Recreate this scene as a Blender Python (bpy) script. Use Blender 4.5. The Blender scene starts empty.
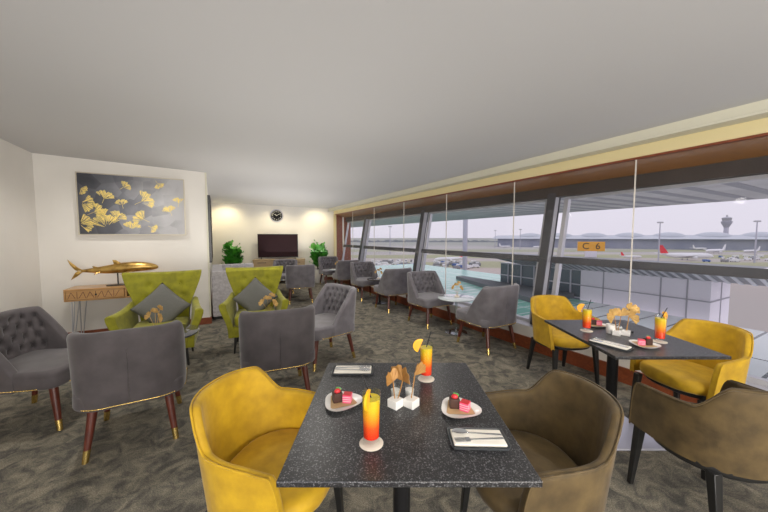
import bpy, bmesh, math, random
from math import sin, cos, pi, radians, sqrt, exp
from mathutils import Vector, Matrix, Euler
random.seed(4)
S = bpy.context.scene
COL = S.collection
AW = radians(28.6)
NU = Vector((-sin(AW), cos(AW), 0))      # along the window wall
NV = Vector((cos(AW), sin(AW), 0))       # towards the window wall
def W(u, v, z=0.0): return NU*u + NV*v + Vector((0, 0, z))
ROOM = math.degrees(AW)

# ------------------------------------------------------------------ materials
def mat(name, col, rough=0.6, metal=0.0, noise=None, bump=None, col2=None, spec=0.5, sheen=0.0, coat=0.0, emit=None, estr=0, contrast=(0.35, 0.65), detail=4, alpha=None, trans=0.0):
    m = bpy.data.materials.new(name); m.use_nodes = True
    nt = m.node_tree; b = nt.nodes['Principled BSDF']
    b.inputs['Base Color'].default_value = (*col, 1)
    b.inputs['Roughness'].default_value = rough
    b.inputs['Metallic'].default_value = metal
    b.inputs['Specular IOR Level'].default_value = spec
    b.inputs['Sheen Weight'].default_value = sheen
    b.inputs['Sheen Roughness'].default_value = 0.4
    b.inputs['Coat Weight'].default_value = coat
    b.inputs['Transmission Weight'].default_value = trans
    if emit: b.inputs['Emission Color'].default_value = (*emit, 1); b.inputs['Emission Strength'].default_value = estr
    tc = nt.nodes.new('ShaderNodeTexCoord')
    if noise:
        n = nt.nodes.new('ShaderNodeTexNoise'); n.inputs['Scale'].default_value = noise; n.inputs['Detail'].default_value = detail
        nt.links.new(tc.outputs['Object'], n.inputs['Vector'])
        r = nt.nodes.new('ShaderNodeValToRGB')
        r.color_ramp.elements[0].position = contrast[0]; r.color_ramp.elements[1].position = contrast[1]
        c2 = col2 if col2 else tuple(c*0.7 for c in col)
        r.color_ramp.elements[0].color = (*c2, 1); r.color_ramp.elements[1].color = (*col, 1)
        nt.links.new(n.outputs['Fac'], r.inputs['Fac']); nt.links.new(r.outputs['Color'], b.inputs['Base Color'])
    if bump:
        n = nt.nodes.new('ShaderNodeTexNoise'); n.inputs['Scale'].default_value = bump[0]; n.inputs['Detail'].default_value = 3
        nt.links.new(tc.outputs['Object'], n.inputs['Vector'])
        bp = nt.nodes.new('ShaderNodeBump'); bp.inputs['Strength'].default_value = bump[1]; bp.inputs['Distance'].default_value = bump[2]
        nt.links.new(n.outputs['Fac'], bp.inputs['Height']); nt.links.new(bp.outputs['Normal'], b.inputs['Normal'])
    return m
def wood(name, c1, c2, scale=(1, 12, 12), rough=0.35, coat=0.3):
    m = mat(name, c1, rough, coat=coat); nt = m.node_tree; b = nt.nodes['Principled BSDF']
    tc = nt.nodes.new('ShaderNodeTexCoord'); mp = nt.nodes.new('ShaderNodeMapping'); mp.inputs['Scale'].default_value = scale
    n = nt.nodes.new('ShaderNodeTexNoise'); n.inputs['Scale'].default_value = 4; n.inputs['Detail'].default_value = 6; n.inputs['Distortion'].default_value = 0.8
    r = nt.nodes.new('ShaderNodeValToRGB'); r.color_ramp.elements[0].position = .3; r.color_ramp.elements[1].position = .7
    r.color_ramp.elements[0].color = (*c2, 1); r.color_ramp.elements[1].color = (*c1, 1)
    nt.links.new(tc.outputs['Object'], mp.inputs['Vector']); nt.links.new(mp.outputs['Vector'], n.inputs['Vector'])
    nt.links.new(n.outputs['Fac'], r.inputs['Fac']); nt.links.new(r.outputs['Color'], b.inputs['Base Color'])
    return m
def glassmat(name, tint=(1, 1, 1), refl=0.06, rough=0.02, haze=0.0):
    m = bpy.data.materials.new(name); m.use_nodes = True; nt = m.node_tree; nt.nodes.clear()
    out = nt.nodes.new('ShaderNodeOutputMaterial'); t = nt.nodes.new('ShaderNodeBsdfTransparent'); t.inputs[0].default_value = (*tint, 1)
    g = nt.nodes.new('ShaderNodeBsdfGlossy'); g.inputs['Roughness'].default_value = rough
    lw = nt.nodes.new('ShaderNodeLayerWeight'); lw.inputs['Blend'].default_value = 0.12
    mr = nt.nodes.new('ShaderNodeMapRange'); mr.inputs['To Min'].default_value = refl*0.5; mr.inputs['To Max'].default_value = min(1, refl*6)
    mx = nt.nodes.new('ShaderNodeMixShader')
    nt.links.new(lw.outputs['Facing'], mr.inputs['Value']); nt.links.new(mr.outputs['Result'], mx.inputs['Fac'])
    nt.links.new(t.outputs[0], mx.inputs[1]); nt.links.new(g.outputs[0], mx.inputs[2]); last = mx
    if haze:
        d = nt.nodes.new('ShaderNodeBsdfDiffuse'); d.inputs[0].default_value = (.8, .8, .82, 1)
        m2 = nt.nodes.new('ShaderNodeMixShader'); m2.inputs[0].default_value = haze
        nt.links.new(mx.outputs[0], m2.inputs[1]); nt.links.new(d.outputs[0], m2.inputs[2]); last = m2
    nt.links.new(last.outputs[0], out.inputs['Surface'])
    return m

M = {}
M['wall'] = mat('wall_paint', (.80, .775, .73), .75, noise=2.2, col2=(.77, .745, .70), bump=(120, .06, .002))
M['ceil'] = mat('ceiling_paint', (.60, .60, .61), .85, bump=(90, .04, .002))
M['cornice'] = mat('cornice_paint', (.66, .64, .52), .6)
M['cream'] = mat('cream_trim', (.74, .64, .36), .55)
M['greyv'] = mat('grey_velvet', (.160, .150, .165), .75, noise=9, col2=(.115, .105, .115), sheen=.5, bump=(60, .12, .003))
M['dgreyv'] = mat('dark_grey_velvet', (.080, .069, .072), .8, noise=9, col2=(.056, .048, .051), sheen=.3, bump=(60, .12, .003))
M['sofa'] = mat('light_grey_linen', (.60, .58, .60), .85, noise=30, col2=(.44, .42, .44), sheen=.2, bump=(300, .1, .002))
M['yellow'] = mat('mustard_velvet', (.60, .365, .008), .7, noise=14, col2=(.42, .245, .005), sheen=.15, bump=(80, .15, .003), contrast=(.3, .7))
M['brown'] = mat('brown_velvet', (.120, .078, .026), .7, noise=12, col2=(.055, .034, .010), sheen=.12, bump=(80, .15, .003), contrast=(.3, .7))
M['green'] = mat('chartreuse_velvet', (.29, .28, .009), .75, noise=12, col2=(.20, .19, .006), sheen=.2, bump=(80, .12, .003))
M['pillow'] = mat('charcoal_pillow_fabric', (.15, .15, .135), .9, noise=200, col2=(.11, .11, .10), bump=(400, .2, .002))
M['legwood'] = wood('red_walnut', (.12, .025, .013), (.055, .011, .007), (12, 12, 1.5))
M['brass'] = mat('brass', (.85, .62, .22), .25, 1.0)
M['black'] = mat('black_lacquer', (.012, .012, .012), .35)
M['blackm'] = mat('black_metal', (.02, .02, .022), .4, .6)
M['oak'] = wood('honey_oak', (.56, .32, .12), (.42, .22, .075), (2, 14, 14))
M['oakp'] = wood('pale_oak', (.50, .36, .20), (.40, .28, .15), (2, 14, 14))
M['basewood'] = wood('cherry_base_board', (.26, .065, .022), (.17, .038, .014), (1, 8, 8))
M['soffitwood'] = wood('walnut_soffit', (.30, .125, .022), (.22, .09, .016), (2, 10, 10), .45)
M['steel'] = mat('dark_steel_paint', (.075, .075, .085), .45, .3)
M['steellit'] = mat('lit_side_steel', (.42, .42, .46), .45, .2)  # same steel, painted paler where window light falls on the column side
M['alu'] = mat('grey_aluminium', (.50, .50, .54), .4, .4)
M['silicone'] = mat('pale_silicone', (.66, .62, .56), .5)
M['lintel'] = mat('dark_brown_lintel', (.05, .036, .03), .55, noise=3, col2=(.035, .026, .022))
M['glass'] = glassmat('window_glass', (.98, .98, .985), .006)
M['glassin'] = glassmat('partition_glass', (.985, .985, .985), .010, haze=.004)
M['clearglass'] = glassmat('drinking_glass', (.97, .98, .98), .07)
M['tableglass'] = glassmat('pale_glass', (.85, .92, .92), .3)
M['white'] = mat('white_ceramic', (.82, .80, .76), .25, coat=.4)
M['cloth'] = mat('white_napkin', (.80, .76, .68), .8, bump=(200, .1, .001))
M['paper'] = mat('brown_paper', (.50, .33, .17), .8)
M['coaster'] = mat('cream_coaster', (.72, .66, .56), .8)
M['slate'] = mat('dark_slate_tray', (.07, .075, .08), .35)
M['chrome'] = mat('polished_steel', (.75, .77, .80), .15, 1)
M['choc'] = mat('chocolate_cake', (.055, .02, .012), .5, bump=(150, .3, .002))
M['straw'] = mat('strawberry', (.60, .03, .04), .3, noise=200, col2=(.75, .25, .15), contrast=(.25, .35))
M['pinkc'] = mat('pink_sponge', (.80, .10, .22), .55)
M['pinkl'] = mat('cream_layer', (.86, .50, .50), .55)
M['leafg'] = mat('green_leaf', (.09, .42, .04), .35, noise=5, col2=(.03, .16, .02), coat=.2)
M['stem'] = mat('plant_stem', (.10, .07, .035), .8)
M['gold'] = mat('aged_gold', (.62, .40, .12), .32, .9, noise=14, col2=(.28, .16, .04), bump=(40, .4, .004), contrast=(.3, .6))
M['gleaf'] = mat('gold_ginkgo', (.62, .40, .13), .5, .3, noise=30, col2=(.44, .26, .08))
M['gpick'] = mat('bronze_ginkgo', (.42, .22, .06), .5, .2, noise=30, col2=(.36, .18, .05))
M['gilt'] = mat('gilt_paint', (.85, .66, .20), .4, .35)
M['screen'] = mat('tv_screen', (.022, .009, .012), .5, spec=.12)
M['bezel'] = mat('tv_bezel', (.01, .01, .012), .3)
M['dial'] = mat('clock_dial', (.008, .008, .010), .9, spec=.05)
M['dialw'] = mat('clock_white', (.85, .85, .83), .5)
M['orange'] = mat('orange_flesh', (.95, .38, .02), .4)
M['rind'] = mat('orange_rind', (.95, .48, .01), .45)
M['silver'] = mat('pale_grey_metal', (.50, .50, .58), .35, .6)

# carpet
def carpet():
    m = mat('carpet', (.1, .1, .08), .95); nt = m.node_tree; b = nt.nodes['Principled BSDF']; L = nt.links.new
    tc = nt.nodes.new('ShaderNodeTexCoord')
    n1 = nt.nodes.new('ShaderNodeTexNoise'); n1.inputs['Scale'].default_value = 8.5; n1.inputs['Detail'].default_value = 7; n1.inputs['Roughness'].default_value = .62; n1.inputs['Distortion'].default_value = 1.1
    r1 = nt.nodes.new('ShaderNodeValToRGB'); r1.color_ramp.elements[0].position = .38; r1.color_ramp.elements[1].position = .64
    r1.color_ramp.elements[0].color = (.072, .068, .058, 1); r1.color_ramp.elements[1].color = (.225, .200, .150, 1)
    n2 = nt.nodes.new('ShaderNodeTexNoise'); n2.inputs['Scale'].default_value = 170; n2.inputs['Detail'].default_value = 2
    r2 = nt.nodes.new('ShaderNodeValToRGB'); r2.color_ramp.elements[0].position = .35; r2.color_ramp.elements[1].position = .65
    r2.color_ramp.elements[0].color = (.62, .62, .62, 1); r2.color_ramp.elements[1].color = (1.35, 1.35, 1.35, 1)
    mx = nt.nodes.new('ShaderNodeMix'); mx.data_type = 'RGBA'; mx.blend_type = 'MULTIPLY'; mx.inputs[0].default_value = 1
    L(tc.outputs['Object'], n1.inputs['Vector']); L(tc.outputs['Object'], n2.inputs['Vector'])
    L(n1.outputs['Fac'], r1.inputs['Fac']); L(n2.outputs['Fac'], r2.inputs['Fac'])
    L(r1.outputs['Color'], mx.inputs[6]); L(r2.outputs['Color'], mx.inputs[7]); L(mx.outputs[2], b.inputs['Base Color'])
    bp = nt.nodes.new('ShaderNodeBump'); bp.inputs['Strength'].default_value = .5; bp.inputs['Distance'].default_value = .004
    L(n2.outputs['Fac'], bp.inputs['Height']); L(bp.outputs['Normal'], b.inputs['Normal'])
    return m
M['carpet'] = carpet()
# black speckled granite
def granite():
    m = mat('black_granite', (.02, .02, .022), .34); nt = m.node_tree; b = nt.nodes['Principled BSDF']; L = nt.links.new
    tc = nt.nodes.new('ShaderNodeTexCoord'); v = nt.nodes.new('ShaderNodeTexNoise'); v.inputs['Scale'].default_value = 230; v.inputs['Detail'].default_value = 2
    r = nt.nodes.new('ShaderNodeValToRGB'); r.color_ramp.elements[0].position = .54; r.color_ramp.elements[1].position = .74
    r.color_ramp.elements[0].color = (.014, .014, .016, 1); r.color_ramp.elements[1].color = (.22, .22, .23, 1)
    L(tc.outputs['Object'], v.inputs['Vector']); L(v.outputs['Fac'], r.inputs['Fac']); L(r.outputs['Color'], b.inputs['Base Color'])
    return m
M['granite'] = granite()
# drink: red at the bottom, orange, yellow on top (object z)
def drinkmat():
    m = mat('layered_juice', (.9, .4, .05), .25); nt = m.node_tree; b = nt.nodes['Principled BSDF']; L = nt.links.new
    tc = nt.nodes.new('ShaderNodeTexCoord'); sx = nt.nodes.new('ShaderNodeSeparateXYZ'); mr = nt.nodes.new('ShaderNodeMapRange')
    mr.inputs['From Min'].default_value = .02; mr.inputs['From Max'].default_value = .150
    r = nt.nodes.new('ShaderNodeValToRGB'); e = r.color_ramp.elements
    e[0].position = .0; e[0].color = (.85, .025, .01, 1); e[1].position = 1; e[1].color = (.72, .58, .03, 1)
    a = e.new(.30); a.color = (.90, .10, .012, 1); a = e.new(.55); a.color = (.95, .36, .015, 1); a = e.new(.8); a.color = (.88, .55, .02, 1)
    L(tc.outputs['Object'], sx.inputs[0]); L(sx.outputs['Z'], mr.inputs['Value']); L(mr.outputs['Result'], r.inputs['Fac']); L(r.outputs['Color'], b.inputs['Base Color'])
    b.inputs['Subsurface Weight'].default_value = .2; b.inputs['Subsurface Radius'].default_value = (.02, .01, .005)
    return m
M['juice'] = drinkmat()
# canvas: dark slate at left to pale grey at right with brushed patches
def canvasmat():
    m = mat('painted_canvas', (.2, .2, .22), .7); nt = m.node_tree; b = nt.nodes['Principled BSDF']; L = nt.links.new
    tc = nt.nodes.new('ShaderNodeTexCoord'); sx = nt.nodes.new('ShaderNodeSeparateXYZ'); L(tc.outputs['Object'], sx.inputs[0])
    n = nt.nodes.new('ShaderNodeTexVoronoi'); n.inputs['Scale'].default_value = 5; L(tc.outputs['Object'], n.inputs['Vector'])
    n2 = nt.nodes.new('ShaderNodeTexNoise'); n2.inputs['Scale'].default_value = 5; n2.inputs['Detail'].default_value = 5; L(tc.outputs['Object'], n2.inputs['Vector'])
    a = nt.nodes.new('ShaderNodeMath'); a.operation = 'MULTIPLY_ADD'; a.inputs[1].default_value = .75; a.inputs[2].default_value = .30
    L(sx.outputs['X'], a.inputs[0])
    c = nt.nodes.new('ShaderNodeMath'); c.operation = 'MULTIPLY_ADD'; c.inputs[1].default_value = .30; L(n.outputs['Color'], c.inputs[0]); L(a.outputs[0], c.inputs[2])
    d = nt.nodes.new('ShaderNodeMath'); d.operation = 'MULTIPLY_ADD'; d.inputs[1].default_value = .35; L(n2.outputs['Fac'], d.inputs[0]); L(c.outputs[0], d.inputs[2])
    r = nt.nodes.new('ShaderNodeValToRGB'); r.color_ramp.elements[0].position = .15; r.color_ramp.elements[1].position = .98
    r.color_ramp.elements[0].color = (.045, .048, .06, 1); r.color_ramp.elements[1].color = (.50, .50, .52, 1)
    e = r.color_ramp.elements.new(.5); e.color = (.15, .155, .18, 1)
    L(d.outputs[0], r.inputs['Fac']); L(r.outputs['Color'], b.inputs['Base Color'])
    return m
M['canvas'] = canvasmat()
M['champ'] = mat('champagne_frame', (.55, .50, .40), .45, .4)

# ------------------------------------------------------------------ mesh building
class MB:
    def __init__(s): s.v = []; s.f = []; s.m = []
    def add(s, vs, fs, mi=0):
        o = len(s.v); s.v += [tuple(v) for v in vs]; s.f += [tuple(i+o for i in f) for f in fs]; s.m += [mi]*len(fs); return s
    def box(s, x0, x1, y0, y1, z0, z1, T=None, mi=0):
        vs = [Vector(p) for p in ((x0,y0,z0),(x1,y0,z0),(x1,y1,z0),(x0,y1,z0),(x0,y0,z1),(x1,y0,z1),(x1,y1,z1),(x0,y1,z1))]
        if T: vs = [T @ v for v in vs]
        return s.add(vs, [(0,3,2,1),(4,5,6,7),(0,1,5,4),(1,2,6,5),(2,3,7,6),(3,0,4,7)], mi)
    def wbox(s, u0, u1, v0, v1, z0, z1, mi=0):
        vs = [W(u0,v0,z0),W(u1,v0,z0),W(u1,v1,z0),W(u0,v1,z0),W(u0,v0,z1),W(u1,v0,z1),W(u1,v1,z1),W(u0,v1,z1)]
        return s.add(vs, [(0,3,2,1),(4,5,6,7),(0,1,5,4),(1,2,6,5),(2,3,7,6),(3,0,4,7)], mi)
    def hexa(s, vs, mi=0):
        return s.add(vs, [(0,3,2,1),(4,5,6,7),(0,1,5,4),(1,2,6,5),(2,3,7,6),(3,0,4,7)], mi)
    def loft(s, rings, cap=True, mi=0, closed=True):
        n = len(rings[0]); o = []
        for r in rings: o += list(r)
        fs = []
        for i in range(len(rings)-1):
            for j in range(n if closed else n-1):
                k = (j+1) % n
                fs.append((i*n+j, i*n+k, (i+1)*n+k, (i+1)*n+j))
        if cap: fs.append(tuple(range(n-1, -1, -1))); fs.append(tuple((len(rings)-1)*n+j for j in range(n)))
        return s.add(o, fs, mi)
    def tube(s, pts, r, n=8, mi=0, cap=True):
        pts = [Vector(p) for p in pts]; rings = []
        rr = r if isinstance(r, (list, tuple)) else [r]*len(pts)
        ref = None
        for i, p in enumerate(pts):
            t = (pts[min(i+1, len(pts)-1)]-pts[max(i-1, 0)]).normalized()
            if ref is None:
                ref = Vector((0,0,1)) if abs(t.z) < .9 else Vector((1,0,0))
            a = t.cross(ref).normalized(); b = a.cross(t).normalized(); ref = b
            rings.append([p+(a*cos(2*pi*k/n)+b*sin(2*pi*k/n))*rr[i] for k in range(n)])
        return s.loft(rings, cap, mi)
    def lathe(s, prof, n=24, c=(0,0,0), mi=0, cap=True, T=None):
        c = Vector(c); rings = []
        for r, z in prof: rings.append([c+Vector((r*cos(2*pi*k/n), r*sin(2*pi*k/n), z)) for k in range(n)])
        if T: rings = [[T @ p for p in r] for r in rings]
        return s.loft(rings, cap, mi)
    def ball(s, c, r, n=6, sq=(1,1,1), mi=0):
        rings = []; c = Vector(c)
        for i in range(n+1):
            a = -pi/2+pi*i/n; q = max(cos(a), .02)
            rings.append([c+Vector((r*sq[0]*q*cos(2*pi*k/(2*n)), r*sq[1]*q*sin(2*pi*k/(2*n)), r*sq[2]*sin(a))) for k in range(2*n)])
        return s.loft(rings, True, mi)
    def build(s, name, mats, parent=None, loc=None, rot=None, smooth=None, bevel=None, subsurf=0, solid=None):
        me = bpy.data.meshes.new(name); me.from_pydata(s.v, [], s.f)
        for m in (mats if isinstance(mats, (list, tuple)) else [mats]): me.materials.append(m)
        for p, mi in zip(me.polygons, s.m): p.material_index = mi
        bm = bmesh.new(); bm.from_mesh(me); bmesh.ops.recalc_face_normals(bm, faces=bm.faces)
        if smooth is not None:
            for f in bm.faces: f.smooth = True
            for e in bm.edges:
                if len(e.link_faces) == 2 and e.calc_face_angle(0) > radians(smooth): e.smooth = False
        bm.to_mesh(me); bm.free()
        o = bpy.data.objects.new(name, me); COL.objects.link(o)
        if parent: o.parent = parent
        if loc is not None: o.location = loc
        if rot is not None: o.rotation_euler = rot
        if solid: md = o.modifiers.new('t', 'SOLIDIFY'); md.thickness = solid; md.offset = 0
        if bevel: md = o.modifiers.new('b', 'BEVEL'); md.width = bevel; md.segments = 2; md.limit_method = 'ANGLE'
        if subsurf: md = o.modifiers.new('s', 'SUBSURF'); md.levels = subsurf; md.render_levels = subsurf
        return o
def tag(o, label=None, cat=None, group=None, kind=None):
    if label: o['label'] = label
    if cat: o['category'] = cat
    if group: o['group'] = group
    if kind: o['kind'] = kind
    return o
def empty(name, loc=(0,0,0), rz=0, label=None, cat=None, group=None):
    o = bpy.data.objects.new(name, None); COL.objects.link(o); o.location = loc; o.rotation_euler = (0,0,radians(rz)); o.empty_display_size = .1
    return tag(o, label, cat, group)
def kids(o): return [c for c in COL.objects if c.parent == o]
def copy_tree(o, parent=None):
    c = o.copy(); COL.objects.link(c); c.parent = parent
    for ch in kids(o):
        copy_tree(ch, c)
    return c
def place(o, loc, rz, label, group=None, sc=None):
    o.location = loc; o.rotation_euler = (0,0,radians(rz)); o['label'] = label
    if group: o['group'] = group
    if sc: o.scale = (sc, sc, sc)
    return o
def struct(o): o['kind'] = 'structure'; return o

def rrect(w, d, r, n=5, z=0.0, cx=0, cy=0):
    out = []
    for sx, sy, a0 in ((1,1,0),(-1,1,90),(-1,-1,180),(1,-1,270)):
        for k in range(n+1):
            a = radians(a0+90*k/n)
            out.append(Vector((cx+sx*(w/2-r)+r*cos(a), cy+sy*(d/2-r)+r*sin(a), z)))
    return out
def pad(mb, w, d, z0, z1, r=.06, e=.02, cx=0, cy=0, crown=0.0, mi=0):
    rings = []
    for k in range(4):
        a = pi/2*k/3; rings.append(rrect(w-2*e*(1-sin(a)), d-2*e*(1-sin(a)), r, 6, z0+e*(1-cos(a)), cx, cy))
    for k in range(5):
        a = pi/2*k/4; rings.append(rrect(w-2*e*(1-cos(a)), d-2*e*(1-cos(a)), r, 6, z1-e*(1-sin(a)), cx, cy))
    W2 = w-2*e; D2 = d-2*e
    for q in (.75, .45, .15):
        rings.append(rrect(W2*q, D2*q, max(r*q, .004), 6, z1+crown*(1-q*q), cx, cy))
    return mb.loft(rings, True, mi)

def upath(a, yb, yf, rc, N):
    raw = [(-a, yf), (-a, yb+rc)]
    for k in range(1, 13):
        t = pi/2*k/12; raw.append((-a+rc-rc*cos(t), yb+rc-rc*sin(t)))
    raw.append((a-rc, yb))
    for k in range(1, 13):
        t = pi/2*k/12; raw.append((a-rc+rc*sin(t), yb+rc-rc*cos(t)))
    raw.append((a, yf))
    L = [0]
    for i in range(1, len(raw)): L.append(L[-1]+math.dist(raw[i], raw[i-1]))
    out = []; j = 0
    for i in range(N+1):
        s = L[-1]*i/N
        while j < len(L)-2 and L[j+1] < s: j += 1
        q = (s-L[j])/(L[j+1]-L[j]); out.append((raw[j][0]+(raw[j+1][0]-raw[j][0])*q, raw[j][1]+(raw[j+1][1]-raw[j][1])*q, s-L[-1]/2))
    nrm = []
    for i in range(N+1):
        p = out[max(i-1, 0)]; q = out[min(i+1, N)]
        d = Vector((q[0]-p[0], q[1]-p[1])).normalized(); nrm.append((-d.y, d.x))
    return out, nrm
def smoothstep(x): x = max(0, min(1, x)); return x*x*(3-2*x)

def shell(mb, a, yb, yf, rc, z0, rim, thick, zin, flare, lean, ztop, N=80, mo=8, mi_=22, tuft=None):
    P, nr = upath(a, yb, yf, rc, N)
    rings = []
    def pos(x, y, z):
        s = (z-z0)/(ztop-z0); k = 1-flare*(1-s)
        return Vector((x*k, y*k-lean*s*max(0, min(1, (0.1-y)/.25)), z))
    rimpts = []
    for (x, y, s), (nx, ny) in zip(P, nr):
        R = rim(y, s); rt = thick/2; ring = []
        for k in range(mo+1):
            z = z0+(R-rt-z0)*k/mo; ring.append(pos(x, y, z))
        for k in range(1, 6):
            t = pi*k/6; off = rt-rt*cos(t); z = R-rt+rt*sin(t); ring.append(pos(x+nx*off, y+ny*off, z))
        for k in range(mi_+1):
            z = R-rt+(zin-(R-rt))*k/mi_
            d = 0
            if tuft: d = tuft(s, z, R)
            off = thick-d
            ring.append(pos(x+nx*off, y+ny*off, z))
        ring.append(pos(x+nx*thick, y+ny*thick, z0))
        rings.append(ring); rimpts.append(pos(x, y, R-rt*.4))
    mb.loft(rings, True)
    return rimpts, P, nr, pos

# ------------------------------------------------------------------ room shell
R_floor = MB(); R_floor.add([W(-3.2,-2.4,0), W(-3.2,3.46,0), W(11.5,3.46,0), W(11.5,-2.4,0), W(-3.2,-2.4,-.15), W(-3.2,3.46,-.15), W(11.5,3.46,-.15), W(11.5,-2.4,-.15)], [(3,2,1,0),(4,5,6,7),(0,1,5,4),(1,2,6,5),(2,3,7,6),(3,0,4,7)])
struct(R_floor.build('floor', M['carpet']))
def cz(v): return 2.315+.03*(3.25-v)
c = MB(); c.hexa([W(-3.2,-2.4,cz(-2.4)), W(11.5,-2.4,cz(-2.4)), W(11.5,3.5,cz(3.5)), W(-3.2,3.5,cz(3.5)), W(-3.2,-2.4,2.75), W(11.5,-2.4,2.75), W(11.5,3.5,2.75), W(-3.2,3.5,2.75)])
struct(c.build('ceiling', M['ceil']))
struct(MB().wbox(-3.2,5.85,-2.3,-2.02,0,2.6).build('wall_left', M['wall']))
struct(MB().wbox(5.70,5.85,-2.02,-.10,0,2.6).build('wall_painting_side', M['wall']))
struct(MB().wbox(5.85,11.2,-.29,-.10,0,2.6).build('wall_return', M['wall']))
struct(MB().wbox(-3.2,-3.05,-2.15,3.42,0,2.6).build('wall_behind', M['wall']))
d16 = Vector((cos(radians(16)), sin(radians(16)), 0)); n16 = Vector((-d16.y, d16.x, 0)); c0 = Vector((-1.655, 10.13, 0))
fw = MB(); p0 = c0+d16*.35; p1 = c0-d16*4.2
fw.hexa([p1, p0, p0+n16*.15, p1+n16*.15]+[q+Vector((0,0,2.6)) for q in (p1, p0, p0+n16*.15, p1+n16*.15)])
struct(fw.build('wall_back', M['wall']))
# corner guard on the end of the painting wall
struct(MB().wbox(5.69,5.73,-.11,-.085,.12,cz(0)).build('trim_1', M['cornice']))
def bb(name, *a): struct(MB().wbox(*a).build(name, M['basewood'], bevel=.004))
bb('baseboard_left', -3.05,5.70,-2.02,-2.00,0,.10)
bb('baseboard_painting_side', 5.68,5.70,-2.00,-.08,0,.105)
bb('baseboard_return', 5.70,10.2,-.10,-.08,0,.105)
f2 = MB(); q0 = c0-d16*.02; q1 = c0-d16*3.55
f2.hexa([q1-n16*.02, q0-n16*.02, q0, q1]+[q+Vector((0,0,.10)) for q in (q1-n16*.02, q0-n16*.02, q0, q1)])
struct(f2.build('baseboard_back', M['basewood']))
# window side: base board, pale riser, sill, cornice, lip, soffit, lintel
bb('baseboard_window', -3.05,9.68,3.40,3.44,0,.15)
struct(MB().wbox(-3.05,9.9,3.42,3.46,.15,.28).build('wall_window_riser', M['wall']))
struct(MB().wbox(-3.05,9.9,3.43,3.72,.14,.285).build('trim_2', M['alu'], bevel=.004))
struct(MB().wbox(-3.05,9.9,3.46,3.70,-.3,.2).build('wall_window_foot', M['steel']))
k = MB(); k.wbox(-3.05,9.75,3.25,3.44,2.235,2.6); k.wbox(-3.05,9.75,3.235,3.25,2.225,2.245)
struct(k.build('trim_3', M['cornice'], bevel=.003))
struct(MB().wbox(-3.05,9.75,3.42,3.47,2.13,2.6).build('trim_4', M['cream']))
struct(MB().wbox(-3.05,9.75,3.415,3.475,2.112,2.130).build('trim_5', M['basewood']))
s_ = MB(); s_.hexa([W(-3.05,3.45,2.115), W(9.75,3.45,2.115), W(9.75,3.86,2.02), W(-3.05,3.86,2.02), W(-3.05,3.45,2.2), W(9.75,3.45,2.2), W(9.75,3.86,2.2), W(-3.05,3.86,2.2)])
struct(s_.build('ceiling_soffit', M['soffitwood']))
struct(MB().wbox(-3.05,9.75,3.80,3.95,1.905,2.12).build('trim_6', M['lintel']))
# cherry end panel beside the far corner, with a cream return
struct(MB().wbox(9.62,9.72,3.44,3.98,.0,2.12).build('trim_7', M['basewood']))
struct(MB().wbox(9.58,9.62,3.39,3.47,.15,2.13).build('trim_8', M['cream']))
def VG(h): return 3.62+.172*(h-.62)      # leaning plane of the outer windows
def lean_box(mb, u0, u1, d0, d1, h0, h1, mi=0):
    mb.hexa([W(u0,VG(h0)+d0,h0), W(u1,VG(h0)+d0,h0), W(u1,VG(h0)+d1,h0), W(u0,VG(h0)+d1,h0), W(u0,VG(h1)+d0,h1), W(u1,VG(h1)+d0,h1), W(u1,VG(h1)+d1,h1), W(u0,VG(h1)+d1,h1)], mi)
ucol = [-3.02, -.26, 2.54, 5.34, 8.15]
ti = 9
for i, uf in enumerate(ucol):
    m = MB(); u0 = uf-.125
    lean_box(m, u0+.02, uf, -.05, -.035, .26, 2.04); lean_box(m, u0+.02, uf, .055, .07, .26, 2.04); lean_box(m, u0+.03, u0+.045, -.035, .055, .26, 2.04, 1)
    for hh in (.5, 1.75): lean_box(m, u0+.045, uf, -.035, .055, hh, hh+.015)
    struct(m.build('trim_%d' % ti, [M['steel'], M['steellit']])); ti += 1
wn = 1
edges = [-3.02, -.26, 2.54, 5.34, 8.15, 9.70]
for i in range(5):
    a0 = edges[i]+.02 if i else edges[i]; a1 = edges[i+1]-.185
    if i == 4: a1 = 9.60
    e = empty('window_%d' % wn, W((a0+a1)/2, 3.6, .28)); struct(e); wn += 1
    inv = e.location.copy()
    def part(mb, nm, m_, **kw):
        mb.v = [tuple(Vector(p)-inv) for p in mb.v]; return mb.build(nm, m_, e, **kw)
    g = MB(); lean_box(g, a0+.03, a1-.03, .045, .051, .30, 1.89); part(g, 'pane', M['glass'])
    f = MB(); lean_box(f, a0, a0+.05, .02, .08, .285, 1.90); lean_box(f, a1-.05, a1, .02, .08, .285, 1.90)
    lean_box(f, a0+.05, a1-.05, .02, .08, .285, .325); lean_box(f, a0+.05, a1-.05, .03, .07, 1.865, 1.90); part(f, 'window_frame', M['alu'])
    t = MB(); lean_box(t, a0+.0, a1+.06, .01, .04, 1.075, 1.155); part(t, 'transom', M['steel'])
# frameless glass partition with pale joints, standing on the sill
uj = [-2.58, -1.24, .10, 1.443, 2.769, 4.116, 5.456, 6.82, 8.163, 9.57]
for i in range(len(uj)-1):
    e = empty('window_%d' % wn, W(uj[i], 3.43, .285)); struct(e); wn += 1; inv = e.location.copy()
    g = MB().wbox(uj[i]+.004, uj[i+1]-.004, 3.440, 3.446, .285, 2.113); g.v = [tuple(Vector(p)-inv) for p in g.v]; g.build('pane', M['glassin'], e)
    if i: g = MB().wbox(uj[i]-.0035, uj[i]+.0035, 3.436, 3.450, .285, 2.113); g.v = [tuple(Vector(p)-inv) for p in g.v]; g.build('joint', M['silicone'], e)

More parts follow.
